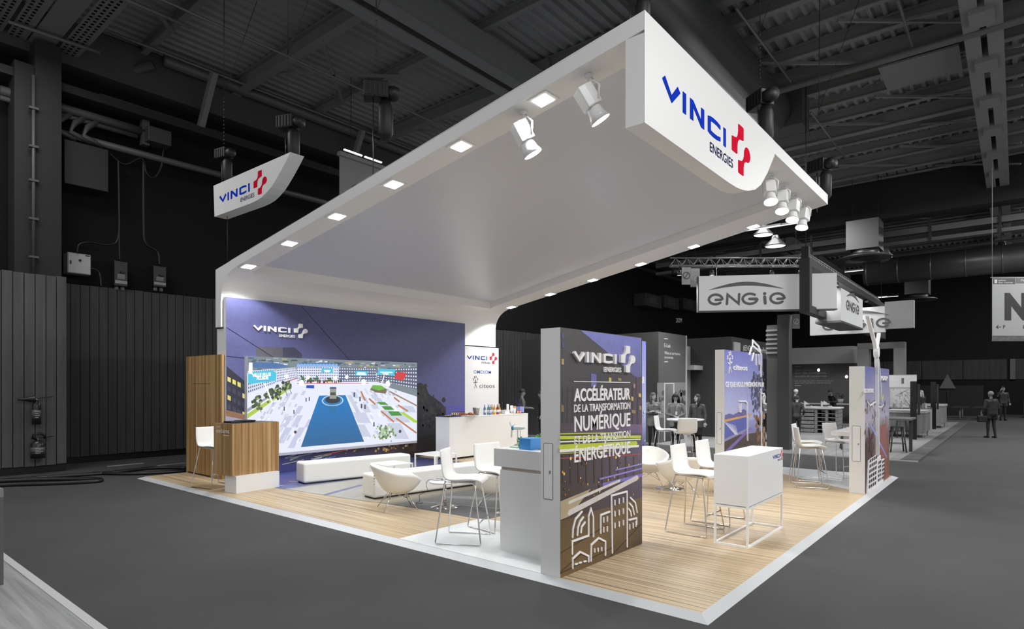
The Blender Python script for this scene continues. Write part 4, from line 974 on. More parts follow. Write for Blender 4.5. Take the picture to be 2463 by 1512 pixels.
MB().tube([(0, 0, 0), (0, 0, .20)], [.010, .008], 10).build('mast', M_white2, wtb); MB().tube([(.03, .02, 0), (.03, .02, .19)], .006, 8).build('mast', M_white2, wtb)
n0 = MB(); n0.lathe([(0, -.07), (.022, -.06), (.028, 0), (.022, .06), (.010, .10), (0, .105)], (0, 0, 0), 14, axis='X'); n0.v = [(a, b_, c + .225) for a, b_, c in n0.v]; n0.build('nacelle', M_white2, wtb)
n1 = MB(); n1.lathe([(.026, -.075), (.030, -.062), (.026, -.05)], (0, 0, .225), 14, axis='X'); n1.build('hub_ring', mat('model_blue2', (40, 140, 200), .3), wtb)
for k in range(3):
    a = 2 * PI * k / 3 + .4; n2 = MB(); n2.beam((-.075, 0, .225), (-.075, .12 * math.cos(a), .225 + .12 * math.sin(a)), .006, .02); n2.build('blade', M_white2, wtb)
wtb.rotation_euler = (0, 0, .35)
M_leaf = mat('model_leaf', (98, 150, 52), .7)
for k, (px, py, lb) in enumerate(((1249, 1072, 'tiny green tree on the model left of the blue box'), (1292, 1068, 'tiny green tree on the model right of the blue box'), (1298, 1065, 'tiny green tree on the model nearest the near totem'))):
    p = on(px, py); t = thing('model_tree', lb, 'model tree', (p.x, p.y, zc))
    MB().tube([(0, 0, 0), (0, 0, .05)], .006, 6).build('trunk', mat('model_trunk', (92, 66, 40), .7), t)
    b = MB()
    for j in range(14):
        c = Vector((random.gauss(0, .018), random.gauss(0, .018), .07 + random.gauss(0, .02))); b.lathe([(0, -.014), (.013, -.004), (.013, .004), (0, .014)], c, 6)
    b.build('crown', M_leaf, t)
for k in range(5):
    p = on(1268 + 7 * k, 1066 - .6 * k); t = thing('model_capsule', ('first', 'second', 'third', 'fourth', 'fifth')[k] + ' small white capsule from the left in the row on the energy model', 'model part', (p.x, p.y + .25, zc), 0, 'capsules on the energy model')
    MB().lathe([(0, 0), (.018, 0), (.018, .045), (.010, .06), (.010, .072), (0, .075)], n=12).build('body', M_white2, t); MB().lathe([(.0185, .02), (.0185, .034)], n=12).build('band', mat('model_cyan', (60, 190, 214), .3), t)

# ---- things on the bar
zb = PT + 1.125
def barpt(px, py): return onZ(px, py, zb)
p = barpt(1066, 1001); tr = thing('tray', 'dark blue serving tray at the near end of the bar', 'tray', (-9.85, 6.52, zb))
MB().box(-.1, .30, -.17, .30, 0, .015).build('base', mat('tray_blue', (50, 54, 104), .3), tr); 
for a in ((-.1, .30, -.17, -.155), (-.1, .30, .285, .30), (-.1, -.085, -.17, .3), (.285, .3, -.17, .3)): MB().box(*a, .015, .035).build('rim', mat('tray_blue'), tr)
for k in range(5):
    t = thing('lemon_slice', 'yellow pastry piece heaped on the dark blue tray', 'food', (-9.82 + .05 * (k % 2), 6.50 + .045 * k, zb + .017), 0, 'pastry pieces on the blue tray')
    MB().lathe([(0, 0), (.03, .004), (.026, .025), (0, .032)], n=8).build('body', mat('lemon', (214, 190, 70), .5), t)
pl = tag(MB().lathe([(0, 0), (.26, .0), (.30, .02), (.29, .024), (.25, .008), (0, .006)], (-9.66, 7.15, zb + .001), 24).build('serving_plate', M_white2), 'white platter of small brown pastries on the bar', 'plate')
M_cr = mat('croissant', (156, 92, 44), .55)
cme = MB(); cme.tube([(-.05, -.02, .02), (-.03, .01, .03), (0, .02, .034), (.03, .01, .03), (.05, -.02, .02)], [.006, .018, .024, .018, .006], 7); cme = cme.mesh('croissant', M_cr)
for k in range(22):
    a = random.uniform(0, 2 * PI); r = .22 * math.sqrt(random.random())
    o = link(bpy.data.objects.new('croissant', cme)); o.location = (-9.66 + r * math.cos(a), 7.15 + r * math.sin(a), zb + .012 + (.03 if k > 13 else 0)); o.rotation_euler = (0, 0, random.uniform(0, 6))
    tag(o, 'small brown croissant heaped on the white bar platter', 'croissant', 'croissants on the bar platter')
p = barpt(1139, 995); bk = thing('ice_bucket', 'steel ice bucket standing between pastries and bottles', 'bucket', (-9.74, 7.62, zb))
MB().lathe([(0, 0), (.07, 0), (.10, .21), (.106, .215), (.094, .2), (.066, .01), (0, .01)], n=22).build('bucket_body', mat('brushed_steel', (150, 140, 132), .22, 1.0), bk); MB().lathe([(.1, .205), (.108, .212), (.1, .22)], n=22).build('rim', M_chrome, bk)
def bottle(x, y, col, label, h=.30):
    t = thing('bottle', label, 'bottle', (x, y, zb), 0, 'drinks on the bar')
    MB().lathe([(0, 0), (.036, 0), (.038, .01), (.038, h * .55), (.030, h * .66), (.014, h * .80), (.013, h * .93), (0, h * .93)], n=14).build('glass', mat('bottle_%d_%d_%d' % col, col, .12, spec=.7), t); gl_ = t
    MB().lathe([(0, h * .93), (.016, h * .93), (.016, h), (0, h)], n=10).build('cap', M_white2, t); MB().lathe([(.0388, h * .2), (.0388, h * .45)], n=14).build('label_band', M_white, t)
for (x, y, c, lb) in ((-9.78, 8.02, (90, 150, 200), 'blue-tinted water bottle at the left of the bar bottles'), (-9.64, 8.10, (110, 160, 206), 'blue-tinted water bottle just right of the leftmost one'), (-9.80, 8.20, (120, 130, 120), 'grey glass bottle behind the water bottles'), (-9.66, 8.30, (214, 160, 40), 'orange juice bottle beside the water bottles'), (-9.80, 8.36, (206, 150, 50), 'orange juice bottle behind the front juice bottle'), (-9.66, 8.44, (140, 50, 40), 'dark red juice bottle between the yellow ones'), (-9.70, 8.57, (190, 156, 80), 'pale amber juice bottle at the right of the row')): bottle(x, y, c, lb)
def cups(x, y, n, label):
    t = thing('cup_stack', label, 'cups', (x, y, zb), 0, 'paper cup stacks on the bar')
    for k in range(n): MB().lathe([(0, .02 * k), (.030, .02 * k), (.042, .02 * k + .10), (.038, .02 * k + .10), (0, .02 * k + .02)], n=14).build('cup', M_white2, t)
cups(-9.76, 9.02, 10, 'tallest stack of white paper cups on the bar'); cups(-9.70, 9.13, 8, 'white cup stack beside the tallest one'); cups(-9.58, 9.12, 4, 'short white cup stack at the bar front')
bx = thing('clear_box', 'low white plastic box before the cup stacks', 'box', (-9.66, 8.80, zb)); MB().box(-.08, .08, -.11, .11, 0, .10).build('body', M_white2, bx, bevel=.01); MB().box(-.085, .085, -.115, .115, .10, .115).build('lid', M_white, bx)
for k, (x, y, c, lb) in enumerate(((-9.66, 9.22, (196, 150, 90), 'tan sugar carton stacked behind the small jars'), (-9.60, 9.28, (150, 120, 90), 'small jar of brown sugar sticks on the bar'), (-9.58, 9.36, (210, 60, 44), 'small red snack packet on the bar'))):
    t = thing('snack_pack', lb, 'packet', (x, y, zb)); MB().box(-.03, .03, -.04, .04, 0, .09 if k else .22).build('body', mat('pack_%d' % k, c, .5), t, bevel=.004); MB().box(-.031, .031, -.03, .03, .03, .06).build('label_band', M_white, t)
dd = thing('drink_dispenser', 'pair of clear water dispensers with slanted lids at the bar end', 'dispenser', (-9.68, 9.50, zb))
for k in (0, 1):
    MB().box(-.09, .09, -.09 + .1 * k, 0.0 + .1 * k, .02, .20).build('tank', mat('clear_tank', (150, 160, 214), .1, spec=.7), dd, bevel=.006)
    c = MB(); c.beam((.02, -.05 + .1 * k, .20), (-.06, -.10 + .1 * k, .40), .085, .014); c.build('lid_flap', mat('flap_navy', (40, 44, 96), .3), dd)
MB().box(-.10, .10, -.1, .11, 0, .02).build('stand', M_black, dd)
# ================================================================== FURNITURE
def shell_mesh(name, prof, m, edge=.035, th=.012, nx=10):
    """prof: [(x, z, half width)] along the shell, front lip to top of back; edges lifted"""
    b = MB(); vs = []
    P = []
    for i in range(len(prof) - 1):          # Catmull-Rom densify
        p = [prof[max(i - 1, 0)], prof[i], prof[i + 1], prof[min(i + 2, len(prof) - 1)]]
        for j in range(4):
            t = j / 4.0; P.append(tuple(.5 * (2 * p[1][k] + (p[2][k] - p[0][k]) * t + (2 * p[0][k] - 5 * p[1][k] + 4 * p[2][k] - p[3][k]) * t * t + (3 * p[1][k] - p[0][k] - 3 * p[2][k] + p[3][k]) * t ** 3) for k in range(3)))
    P.append(prof[-1]); n = len(P)
    for i, (x, z, w) in enumerate(P):
        a = P[max(i - 1, 0)]; c = P[min(i + 1, n - 1)]; dx, dz = c[0] - a[0], c[1] - a[1]; L = math.hypot(dx, dz) or 1; nxx, nzz = dz / L, -dx / L
        for j in range(nx + 1):
            s = -1 + 2 * j / nx; lift = edge * (abs(s) ** 3)
            vs.append((x + nxx * lift, s * w, z + nzz * lift))
    for layer in (0, 1):
        pass
    fs = [(i * (nx + 1) + j, i * (nx + 1) + j + 1, (i + 1) * (nx + 1) + j + 1, (i + 1) * (nx + 1) + j) for i in range(n - 1) for j in range(nx)]
    b.add(vs, fs, 0, True)
    me = b.mesh(name, m)
    return me
def solid(o, t, off=0):
    s = o.modifiers.new('solid', 'SOLIDIFY'); s.thickness = t; s.offset = off
    return o
def make_stool():
    t = thing('bar_stool', 'x', 'stool')
    # shell: front lip -> seat -> bend -> backrest
    me = shell_mesh('seat_shell', [(.255, .735, .20), (.22, .765, .215), (.10, .775, .225), (-.06, .765, .23), (-.17, .775, .235), (-.225, .83, .24), (-.245, .92, .245), (-.26, 1.04, .24), (-.275, 1.15, .225)], M_shell, .03)
    solid(link(bpy.data.objects.new('seat_shell', me), t), .016)
    MB().box(-.15, .15, -.09, .09, .735, .757).build('seat_bracket', M_chrome, t)
    r = .0095
    for s in (-1, 1):
        fr = MB(); y0, y1 = s * .18, s * .305
        fr.tube([(-.20, y0 * .9, .765), (-.205, y0, .735), (-.285, y1, .035), (-.28, y1, .015), (-.26, y1, .010), (.26, y1, .010), (.28, y1, .015), (.285, y1, .035), (.185, y0, .72), (.17, y0 * .9, .745)], r, 8)
        fr.build('sled_leg', M_chrome, t)
        MB().tube([(-.20, y0 * .9, .758), (-.1, y0 * .8, .75), (.17, y0 * .9, .745)], r * .8, 6).build('seat_rail', M_chrome, t)
    MB().tube([(.252, -.265, .27), (.252, .265, .27)], r, 8).build('footrest', M_chrome, t)
    MB().tube([(.17, -.165, .742), (.17, .165, .742)], r * .8, 6).build('cross_bar', M_chrome, t)
    return t
SG = 'white bar stools with chrome sled legs'
st0 = make_stool()
stools = [((-3.43, .62), 30, 'white bar stool nearest the aisle, left of the model counter'), ((-3.55, 1.42), -8, 'white bar stool standing just behind the one by the model counter'),
          ((-10.05, .50), 14, 'white bar stool tucked behind the wooden reception desk'), ((-1.36, 2.95), 0, 'white bar stool at the near end of the box podium'), ((-1.37, 3.80), 0, 'white bar stool behind the box podium, half hidden by it'),
          ((-5.25, 10.2), 12, 'white bar stool left of the round high table'), ((-4.42, 9.58), 128, 'white bar stool with its back to us at the round high table'), ((-1.40, 8.78), 5, 'white bar stool farther back of the overlapping pair near the corner totem'),
          ((-1.14, 7.95), 25, 'white bar stool nearer us of the overlapping pair near the corner totem'), ((-.93, 9.55), -22, 'white bar stool facing us between the pair and the corner totem')]
for i, ((x, y), a, lb) in enumerate(stools):
    if i == 0: o = st0; o.location = (x, y, PT); o.rotation_euler = (0, 0, math.radians(a)); o['label'] = lb; o['group'] = SG
    else: copy_tree(st0, None, lb, (x, y, PT), math.radians(a), SG)

def make_tub():
    t = thing('lounge_chair', 'x', 'chair')
    b = MB(); n = 36; rows = 9; vs = []
    def rim(th): return .60 + .13 * max(0, -math.cos(th)) ** 1.2 - .13 * max(0, math.cos(th)) ** 2.2
    for i in range(rows + 1):
        u = i / rows
        for j in range(n):
            th = 2 * PI * j / n
            k = u ** .55
            rx = .10 + .25 * k; ry = .12 + .24 * k
            c = math.cos(th); s = math.sin(th); e = 0.85
            x = rx * math.copysign(abs(c) ** e, c); y = ry * math.copysign(abs(s) ** e, s)
            x += -.05 * u * max(0, -c)
            vs.append((x, y, .29 + (rim(th) - .29) * (u ** 1.15)))
    fs = [(i * n + j, i * n + (j + 1) % n, (i + 1) * n + (j + 1) % n, (i + 1) * n + j) for i in range(rows) for j in range(n)] + [tuple(range(n - 1, -1, -1))]
    b.add(vs, fs, 0, True); o = b.build('tub_shell', M_cream, t); solid(o, .035, 1)
    cu = MB(); cu.lathe([(0, .36), (.25, .36), (.285, .39), (.28, .43), (.24, .45), (0, .455)], (0.02, 0, 0), 28); cu.build('seat_cushion', M_leather, t)
    for sx in (-1, 1):
        for sy in (-1, 1): MB().tube([(sx * .10, sy * .10, .30), (sx * .20, sy * .20, .12), (sx * .27, sy * .26, .008)], .008, 7).build('leg', M_chrome, t)
        MB().tube([(sx * .10, -.10, .29), (sx * .20, .20, .12)], .005, 6).build('wire_brace', M_chrome, t); MB().tube([(sx * .10, .10, .29), (sx * .20, -.20, .12)], .005, 6).build('wire_brace', M_chrome, t)
    for sy in (-1, 1): MB().tube([(-.10, sy * .10, .29), (.20, sy * .20, .12)], .005, 6).build('wire_brace', M_chrome, t)
    st = MB()
    for k in range(6): st.box(-.375 - .0 * k, -.362, -.008, .008, .40 + .045 * k, .42 + .045 * k)
    st.build('back_seam', mat('seam_dark', (176, 172, 162), .6), t)
    return t
CG = 'white tub lounge chairs on wire legs'
ch0 = make_tub()
tubs = [((-5.62, 1.36), 62, 'white tub chair with wire legs in front of the low bench'), ((-4.42, 2.32), 215, 'white tub chair behind the bar stools by the model counter'),
        ((-2.66, 5.30), 140, 'white tub chair showing its seamed back beside the podium'), ((-3.62, 6.05), -60, 'white tub chair half hidden by the near totem'), ((-2.1, 6.35), 190, 'white tub chair glimpsed between the podium stools')]
for i, ((x, y), a, lb) in enumerate(tubs):
    if i == 0: ch0.location = (x, y, PT); ch0.rotation_euler = (0, 0, math.radians(a)); ch0['label'] = lb; ch0['group'] = CG
    else: copy_tree(ch0, None, lb, (x, y, PT), math.radians(a), CG)

def pedestal(x, y, r, h, label, rb=.24):
    t = thing('pedestal_table', label, 'table', (x, y, PT))
    MB().lathe([(0, h - .025), (r * .96, h - .025), (r, h - .015), (r, h - .004), (r * .99, h), (0, h)], n=40).build('table_top', M_white2, t)
    MB().lathe([(.028, .05), (.024, .12), (.024, h - .03)], n=14).build('column', M_chrome, t)
    MB().lathe([(0, 0), (rb, 0), (rb, .008), (rb * .6, .02), (.06, .045), (.03, .09), (0, .09)], n=36).build('base_plate', M_chrome, t)
    return t
pedestal(-5.15, 1.95, .255, .42, 'low round white table beside the tub chair in the lounge', .23)
pedestal(-3.12, 5.93, .27, .44, 'low round white table among the chairs behind the podium', .27)
ht = thing('high_table', 'round white high table on a white post at the back edge', 'table', (-4.66, 10.13, PT))
MB().lathe([(0, 1.06), (.46, 1.06), (.475, 1.075), (.475, 1.09), (.46, 1.1), (0, 1.1)], n=40).build('table_top', M_white2, ht); MB().lathe([(.035, .02), (.035, 1.06)], n=14).build('column', M_white2, ht); MB().lathe([(0, 0), (.25, 0), (.25, .012), (.05, .03), (0, .03)], n=30).build('base_plate', M_white2, ht)
cable('thin charging cable snaking over the low lounge table to the floor', [(-5.34, 1.93, .475), (-5.25, 2.0, .475), (-5.18, 1.9, .478), (-5.1, 1.98, .476), (-5.22, 1.84, .476), (-5.40, 1.82, .46), (-5.43, 1.8, .38), (-5.36, 1.76, .30), (-5.5, 1.72, .22), (-5.52, 1.74, .12), (-5.66, 1.78, .06), (-5.64, 1.92, .048)], .004, 'charging_cable', mat('cord_grey', (60, 60, 62), .5))

# benches (upholstered, rounded)
def bench(p0, p1, w, h, label):
    A = Vector((*p0, 0)); B = Vector((*p1, 0)); d = B - A; a = math.atan2(d.y, d.x)
    t = thing('bench', label, 'bench', (A.x, A.y, PT), a, 'white upholstered lounge benches')
    L = d.length
    o = MB().box(0, L, 0, w, .025, h).build('upholstery', M_leather, t, bevel=.045, seg=4)
    for p in o.data.polygons: p.use_smooth = False
    MB().box(.04, L - .04, .03, w - .03, 0, .03).build('plinth', M_black, t)
    return t
b1r = onZ(982, 1099, .45)
bench((-8.87, 1.70), (-8.87 + .40, 1.70 + 2.42), .42, .43, 'white bench along the foot of the video wall')
bench((-6.50, 1.575), (-6.12, 4.2), .42, .43, 'white bench nearer us, directly behind the tub chair')
def frame_table(p, w, d, h, a, label):
    t = thing('side_table', label, 'table', (p[0], p[1], PT), math.radians(a))
    MB().box(0, w, 0, d, h - .022, h).build('table_top', M_white2, t)
    for x in (0.012, w - .012):
        for y in (.012, d - .012): MB().box(x - .012, x + .012, y - .012, y + .012, 0, h - .022).build('leg', M_white2, t)
    return t
p = onZ(887, 1113, .46); frame_table((p.x, p.y), .62, .62, .42, -3, 'low square white metal table behind the tub chair')
p = onZ(997, 1090, .62); frame_table((p.x, p.y), .60, .62, .58, 0, 'taller square white metal table before the bar')
# ================================================================== NEIGHBOURING STAND (dark grey and white, large suspended signs)
G = lambda v, r=.6: mat('grey_%d' % v, (v, v, v), r)
es = struct('floor', 'pale wooden floor of the neighbouring stand'); es.name = 'floor_neighbour'
MB().box(-15.9, -.40, 14.12, 35.6, 0, .035).build('deck', wood('neighbour_floor', (112, 112, 112), (134, 134, 134), (6, .25, 1), .6), es)
MB().box(-.40, 0.0, 14.12, 35.6, 0, .037).build('edge_strip', wood('dark_edge', (52, 52, 52), (84, 84, 84), (2, 3, 1), .7), es)
MB().box(-15.9, 0.0, 14.02, 14.12, 0, .03).build('edge_strip', G(150), es)
ME_logo = mat('engie_grey', (92, 92, 92), .5)
def engie_logo(parent, o, u, v, n, s, depth=.01, arcs=True):
    """arched swoosh over rounded lower-case style letters; s = total width"""
    mb = MB(); k = s / 6.2
    def put(st, w=.20): mb.prism([(a * k, b * k) for a, b in ribbon(st, w)], o, u, v, n, depth)
    def e(x): put([(x + .62, .42), (x + 1.05, .42)] + arc(x + .62, .46, .54, 5, 315, 16, .40))
    e(0.0); put([(1.52, .06), (1.58, .84), (2.45, .08), (2.50, .86)])
    put(arc(3.35, .46, .58, 50, 350, 16, .42) + [(3.86, .46), (3.30, .46)])
    put([(4.55, .06), (4.50, .60)], .24); mb.prism([(a * k, b * k) for a, b in arc(4.5, .86, .13, 0, 330, 10)], o, u, v, n, depth); e(4.88)
    o1 = mb.build('lettering', ME_logo, parent)
    top = [(.05 + 5.9 * i / 20, 1.25 + .62 * math.sin(PI * i / 20)) for i in range(21)]; bot = [(.05 + 5.9 * i / 20, 1.25 + .32 * math.sin(PI * i / 20) - .02) for i in range(20, 0, -1)]
    b2 = MB(); b2.prism([(a * k, b * k) for a, b in top + bot], o, u, v, n, depth); b2.build('swoosh', ME_logo, parent)
# hanging dark frame along Y with its two signs, carried by trusses
XFm = -2.83; yA = onX(1938, 700, XFm).y; yB = onX(2122, 780, XFm).y
hf = thing('overhead_gantry', 'dark grey rectangular frame hung above the neighbouring stand', 'frame')
zT, zBm = onX(1938, 622, XFm).z, onX(1938, 752, XFm).z
MB().box(XFm - .14, XFm + .14, yA - .14, yA + .14, zBm, zT).build('post', G(40), hf); MB().box(XFm - .14, XFm + .14, yB - .2, yB, zBm, zT).build('post', G(40), hf)
MB().box(XFm - .13, XFm + .13, yA, yB - .01, zBm + .004, zBm + .22).build('beam', G(46), hf); MB().box(XFm - .13, XFm + .13, yA, yB - .01, zT - .22, zT - .004).build('beam', G(46), hf)
MB().box(XFm - .1, XFm + .1, yA - .1, yA + .1, zT, zT + .35).build('hanger', M_black, hf); MB().tube([(XFm, yA, zT + .3), (XFm, yA, 11.2)], .012, 5).build('cable', M_dark, hf); MB().tube([(XFm, yB - .3, zT), (XFm, yB - .3, 11.2)], .012, 5).build('cable', M_dark, hf)
def truss(name, A, B, h, label):
    t = thing(name, label, 'truss'); A = Vector(A); B = Vector(B); d = (B - A).normalized(); r = d.cross(UP).normalized(); L = (B - A).length
    MT = mat('truss_alu', (150, 150, 150), .35, .7)
    for a, b_ in ((0, h), (-h / 2, 0), (h / 2, 0)):
        MB().tube([A + r * a + UP * b_ if b_ == 0 else A + UP * h, B + r * a + UP * b_ if b_ == 0 else B + UP * h], .022, 6).build('chord', MT, t)
    n = int(L / .34); mb = MB()
    for i in range(n):
        p = A + d * (L * i / n); q_ = A + d * (L * (i + .5) / n); s_ = A + d * (L * (i + 1) / n)
        for sg in (-1, 1):
            mb.tube([p + r * sg * h / 2, q_ + UP * h], .011, 4); mb.tube([q_ + UP * h, s_ + r * sg * h / 2], .011, 4)
        mb.tube([p - r * h / 2, q_ + r * h / 2], .009, 4)
    tag(mb.build('lattice', MT, t), kind='stuff')
    return t
dirS = Vector((.859, .53, 0)).normalized()
a0 = atD(1612, 632, 19.6); a1 = atD(1936, 620, 19.6)
truss('lighting_truss', (a0.x, a0.y, a0.z - .1), (a1.x, a1.y, a0.z - .1), .26, 'silver lattice truss above the large suspended sign')
truss('lighting_truss', (XFm - .1, yA, zT + .02), (XFm - .1, yB - .4, zT + .02), .26, 'silver lattice truss running back along the dark hanging frame')
# large sign
M_signglow = mat('sign_face_glow', (190, 190, 190), .5, emit=(255, 255, 255), estr=.16)  # weak white emission added to raise the brightness of the sign faces
DS = 19.0
pL = atD(1681, 705, DS); wS = (1993 - 1681) / FPX * DS * 1.0; zb_, zt_ = atD(1681, 747, DS).z, atD(1681, 664, DS).z
nS = Vector((dirS.y, -dirS.x, 0))
sgn = thing('suspended_sign', 'large white suspended sign with swoosh logo, longest of the four', 'sign', (pL.x, pL.y, zb_), math.atan2(dirS.y, dirS.x))
MB().box(0, wS, 0, .22, 0, zt_ - zb_).build('sign_body', M_signglow, sgn); MB().box(-.03, wS + .02, .0, .25, -.035, 0.0).build('frame', G(96), sgn); MB().box(-.03, 0, 0, .25, 0, zt_ - zb_).build('frame', G(96), sgn)
engie_logo(sgn, (.27, -.0, .17), (1, 0, 0), (0, 0, 1), (0, -1, 0), 2.32)
for xx in (.55, 3.3): MB().tube([(xx, .1, zt_ - zb_), (xx, .1, zt_ - zb_ + .45)], .012, 5).build('hanger', M_chrome, sgn)
# box sign at the frame, facing the aisle
xq = XFm + .55; yq0 = onX(2023, 700, xq).y; yq1 = onX(2075, 740, xq).y; zq1 = onX(2023, 692, xq).z; zq0 = onX(2023, 770, xq).z
bs = thing('box_sign', 'cube-like suspended sign with swoosh logo facing the aisle', 'sign', (xq, yq0, zq0))
MB().box(-.75, 0, 0, yq1 - yq0, 0, zq1 - zq0).build('sign_body', M_signglow, bs); MB().box(-.75, 0, -.004, -.001, 0, zq1 - zq0).build('side_face', G(112), bs); MB().box(-.75, 0.01, 0, yq1 - yq0, -.06, 0).build('frame', G(70), bs)
engie_logo(bs, (0, .75, .42), (0, 1, 0), (0, 0, 1), (1, 0, 0), (yq1 - yq0) * .60)
# rear sign facing us
yr = 21.0; r0 = onY(1948, 800, yr); r1 = onY(2128, 740, yr); zr1 = onY(2000, 748, yr).z
rs = thing('suspended_sign', 'farther white suspended sign partly hidden by the dark frame', 'sign', (r0.x, yr, r0.z - .1))
MB().box(0, r1.x - r0.x, 0, .25, 0, zr1 - r0.z + .15).build('sign_body', M_signglow, rs); engie_logo(rs, (.45, 0, .16), (1, 0, 0), (0, 0, 1), (0, -1, 0), 2.3)
MB().box(r1.x - r0.x, r1.x - r0.x + .9, -.0, .25, .1, zr1 - r0.z + .30).build('end_box', G(150, .5), rs)
# dark portal column at the corner of the stand
pc = thing('portal_column', 'tall dark grey column at the front edge of the neighbouring stand', 'column', (-3.55, 14.95, 0))
MB().box(-.17, .17, -.17, .17, .035, 4.18).build('shaft', G(50), pc); MB().box(-.55, -.20, .05, .7, .035, 3.9).build('return_panel', G(84), pc)
for k in range(6): MB().box(-.56, -.19, -.0, .05, 3.0 + .14 * k, 3.06 + .14 * k).build('slat', G(150), pc)
# E-Lab block
xe = -7.48; ye0 = 14.35; ye1 = onX(1650, 900, xe).y; ze = onX(1583, 797, xe).z
el = thing('lab_block', 'grey wall block with pale E-Lab lettering behind three women', 'wall block')
MB().box(-13.5, xe, ye0, ye1, .035, ze).build('body', G(78), el); MB().box(xe, xe + .03, ye1 - .05, ye1 + .02, .035, ze).build('edge_trim', G(170), el)
q = pm(xe)
MT_ = G(190)
def tl(parent, x, s, a, b, h, bold=.004, m=None):
    A = q(*a); B = q(*b); lettering('lettering', s, (x, A[0], A[1]), (0, 1, 0), (0, 0, 1), (1, 0, 0), B[0] - A[0], h, m or MT_, parent, bold=bold, depth=.003)
tl(el, xe, 'E-Lab', (1597.5, 834), (1612.5, 835), .125, .012); tl(el, xe, 'Villes et territoires', (1597.5, 851), (1636, 853), .105, .012); tl(el, xe, 'connectés', (1597.8, 861), (1619, 862), .085, .012)
pe = Print((xe, 0, 0), (0, 1, 0), (0, 0, 1), (1, 0, 0)); pe.line([q(1597.5, 814), q(1606, 814.6)], .03, (190, 190, 190), 1); pe.line([q(1598, 869.5), q(1606.5, 869.7)], .03, (190, 190, 190), 1)
pe.poly([q(1580.5, 920), q(1651, 919), q(1651, 1000), q(1580.5, 1005)], [(120, 120, 120)] * 4, 0)
for k in range(90): a, z = q(random.uniform(1582, 1650), random.uniform(938, 975)); pe.disc(a, z, random.uniform(.04, .12), random.choice([(74, 74, 74), (96, 96, 96), (60, 60, 60), (130, 130, 130)]), 1, n=6)
pe.poly([q(1597, 920), q(1622, 920), q(1622, 1060), q(1597, 1060)], (178, 178, 178), 2); pe.poly([q(1600, 923), q(1619, 923), q(1619, 1060), q(1600, 1060)], [(110, 110, 110), (120, 120, 120), (34, 34, 34), (34, 34, 34)], 3)
pe.build('printed_landscape', M_print, el)
# wall run between the block and the project wall
wr = thing('booth_wall', 'pale booth wall with a timber strip beside the E-Lab block', 'wall panel'); xw2 = -7.9; q = pm(xw2)
y0, y1 = onX(1640, 900, xw2).y, onX(1745, 900, xw2).y; ym = onX(1690, 900, xw2).y; zz = q(1700, 838)[1]
MB().box(xw2 - .1, xw2, y0, ym, .035, zz).build('white_part', G(140), wr); MB().box(xw2 - .1, xw2 - .01, ym, y1, .035, zz - .05).build('timber_part', wood('booth_timber', (84, 84, 84), (104, 104, 104), (2, 14, .3), .7), wr)
MB().box(xw2, xw2 + .5, y0, y1, q(1700, 892)[1], q(1700, 882)[1]).build('canopy_beam', G(160), wr)
for ya_ in (.3, .65): MB().box(xw2, xw2 + .03, y0 + (y1 - y0) * ya_, y0 + (y1 - y0) * (ya_ + .18), q(1700, 937)[1], q(1700, 933)[1]).build('wall_bracket', M_dark, wr)
lp = onX(1701, 930, xw2 + .3)
ll = thing('hanging_sign', 'small glowing cross-shaped sign hung in the neighbouring booth', 'sign', (lp.x, lp.y, lp.z), YAW)
MB().box(-.14, .14, -.02, .02, 0, .40).build('centre_plate', G(170), ll); MB().box(-.22, .22, -.021, .021, .09, .31).build('cross_plate', G(182), ll); MB().box(-.005, .005, -.005, .005, .4, q(1701, 891)[1] - lp.z).build('cord', M_dark, ll)
# project wall with header
xh = -6.28; q = pm(xh); yh0, yh1 = onX(1760, 900, xh).y, onX(1866, 900, xh).y; zh = q(1760, 809)[1]
pw_ = thing('project_wall', 'dark project wall with a hashtag header between pale pillars', 'wall panel')
MB().box(-9.0, xh, yh0, yh1, .035, zh).build('body', G(52), pw_)
for a, b_ in ((1763, 1778), (1853, 1864)): MB().box(xh, xh + .05, onX(a, 900, xh).y, onX(b_, 900, xh).y, .035, q(a, 822)[1]).build('pillar', G(172), pw_)
MB().box(xh, xh + .02, onX(1783, 900, xh).y, onX(1850, 900, xh).y, q(1790, 1010)[1], q(1790, 858)[1]).build('screen', G(24, .2), pw_)
tl(pw_, xh, '#ENGIEHarmonyProject', (1787, 842), (1852, 849), .22, .02)
# back wall with slogan
yw = 31.0; qy = lambda px, py: (lambda p: (p.x, p.z))(onY(px, py, yw))
bw = thing('slogan_wall', 'grey back wall with a pale slogan about a connected city', 'wall panel')
xa, xb2 = qy(1890, 900)[0], qy(2062, 900)[0]
MB().box(xa, xb2, yw, yw + .2, .035, qy(1950, 836)[1]).build('body', G(92), bw); MB().box(xa, xb2, yw - 1.0, yw, qy(1950, 876)[1], qy(1950, 838)[1]).build('fascia', G(118), bw)
def ty(s, a, b, h, bold=.006, v=168):
    A = qy(*a); B = qy(*b); lettering('lettering', s, (A[0], yw, A[1]), (1, 0, 0), (0, 0, 1), (0, -1, 0), B[0] - A[0], h, G(v), bw, bold=bold, depth=.004)
ty('Promouvoir', (1912, 892), (1955, 892), .10, v=140); ty('une ville intelligente,', (1912, 899), (1988, 899), .10); ty('durable & connectée', (1912, 906.5), (1988, 906.5), .10)
ty('Un progrès plus harmonieux', (1912, 917), (2004, 917), .07, .012); ty('pour une meilleure qualité de vie', (1912, 922), (1998, 922), .07, .012)
pb_ = Print((0, yw, 0), (1, 0, 0), (0, 0, 1), (0, -1, 0)); pb_.line([qy(1912, 880.5), qy(1926, 880.5)], .03, (180, 180, 180), 1); pb_.line([qy(1912, 927), qy(1926, 927)], .03, (190, 190, 190), 1); pb_.build('rule', M_print, bw)
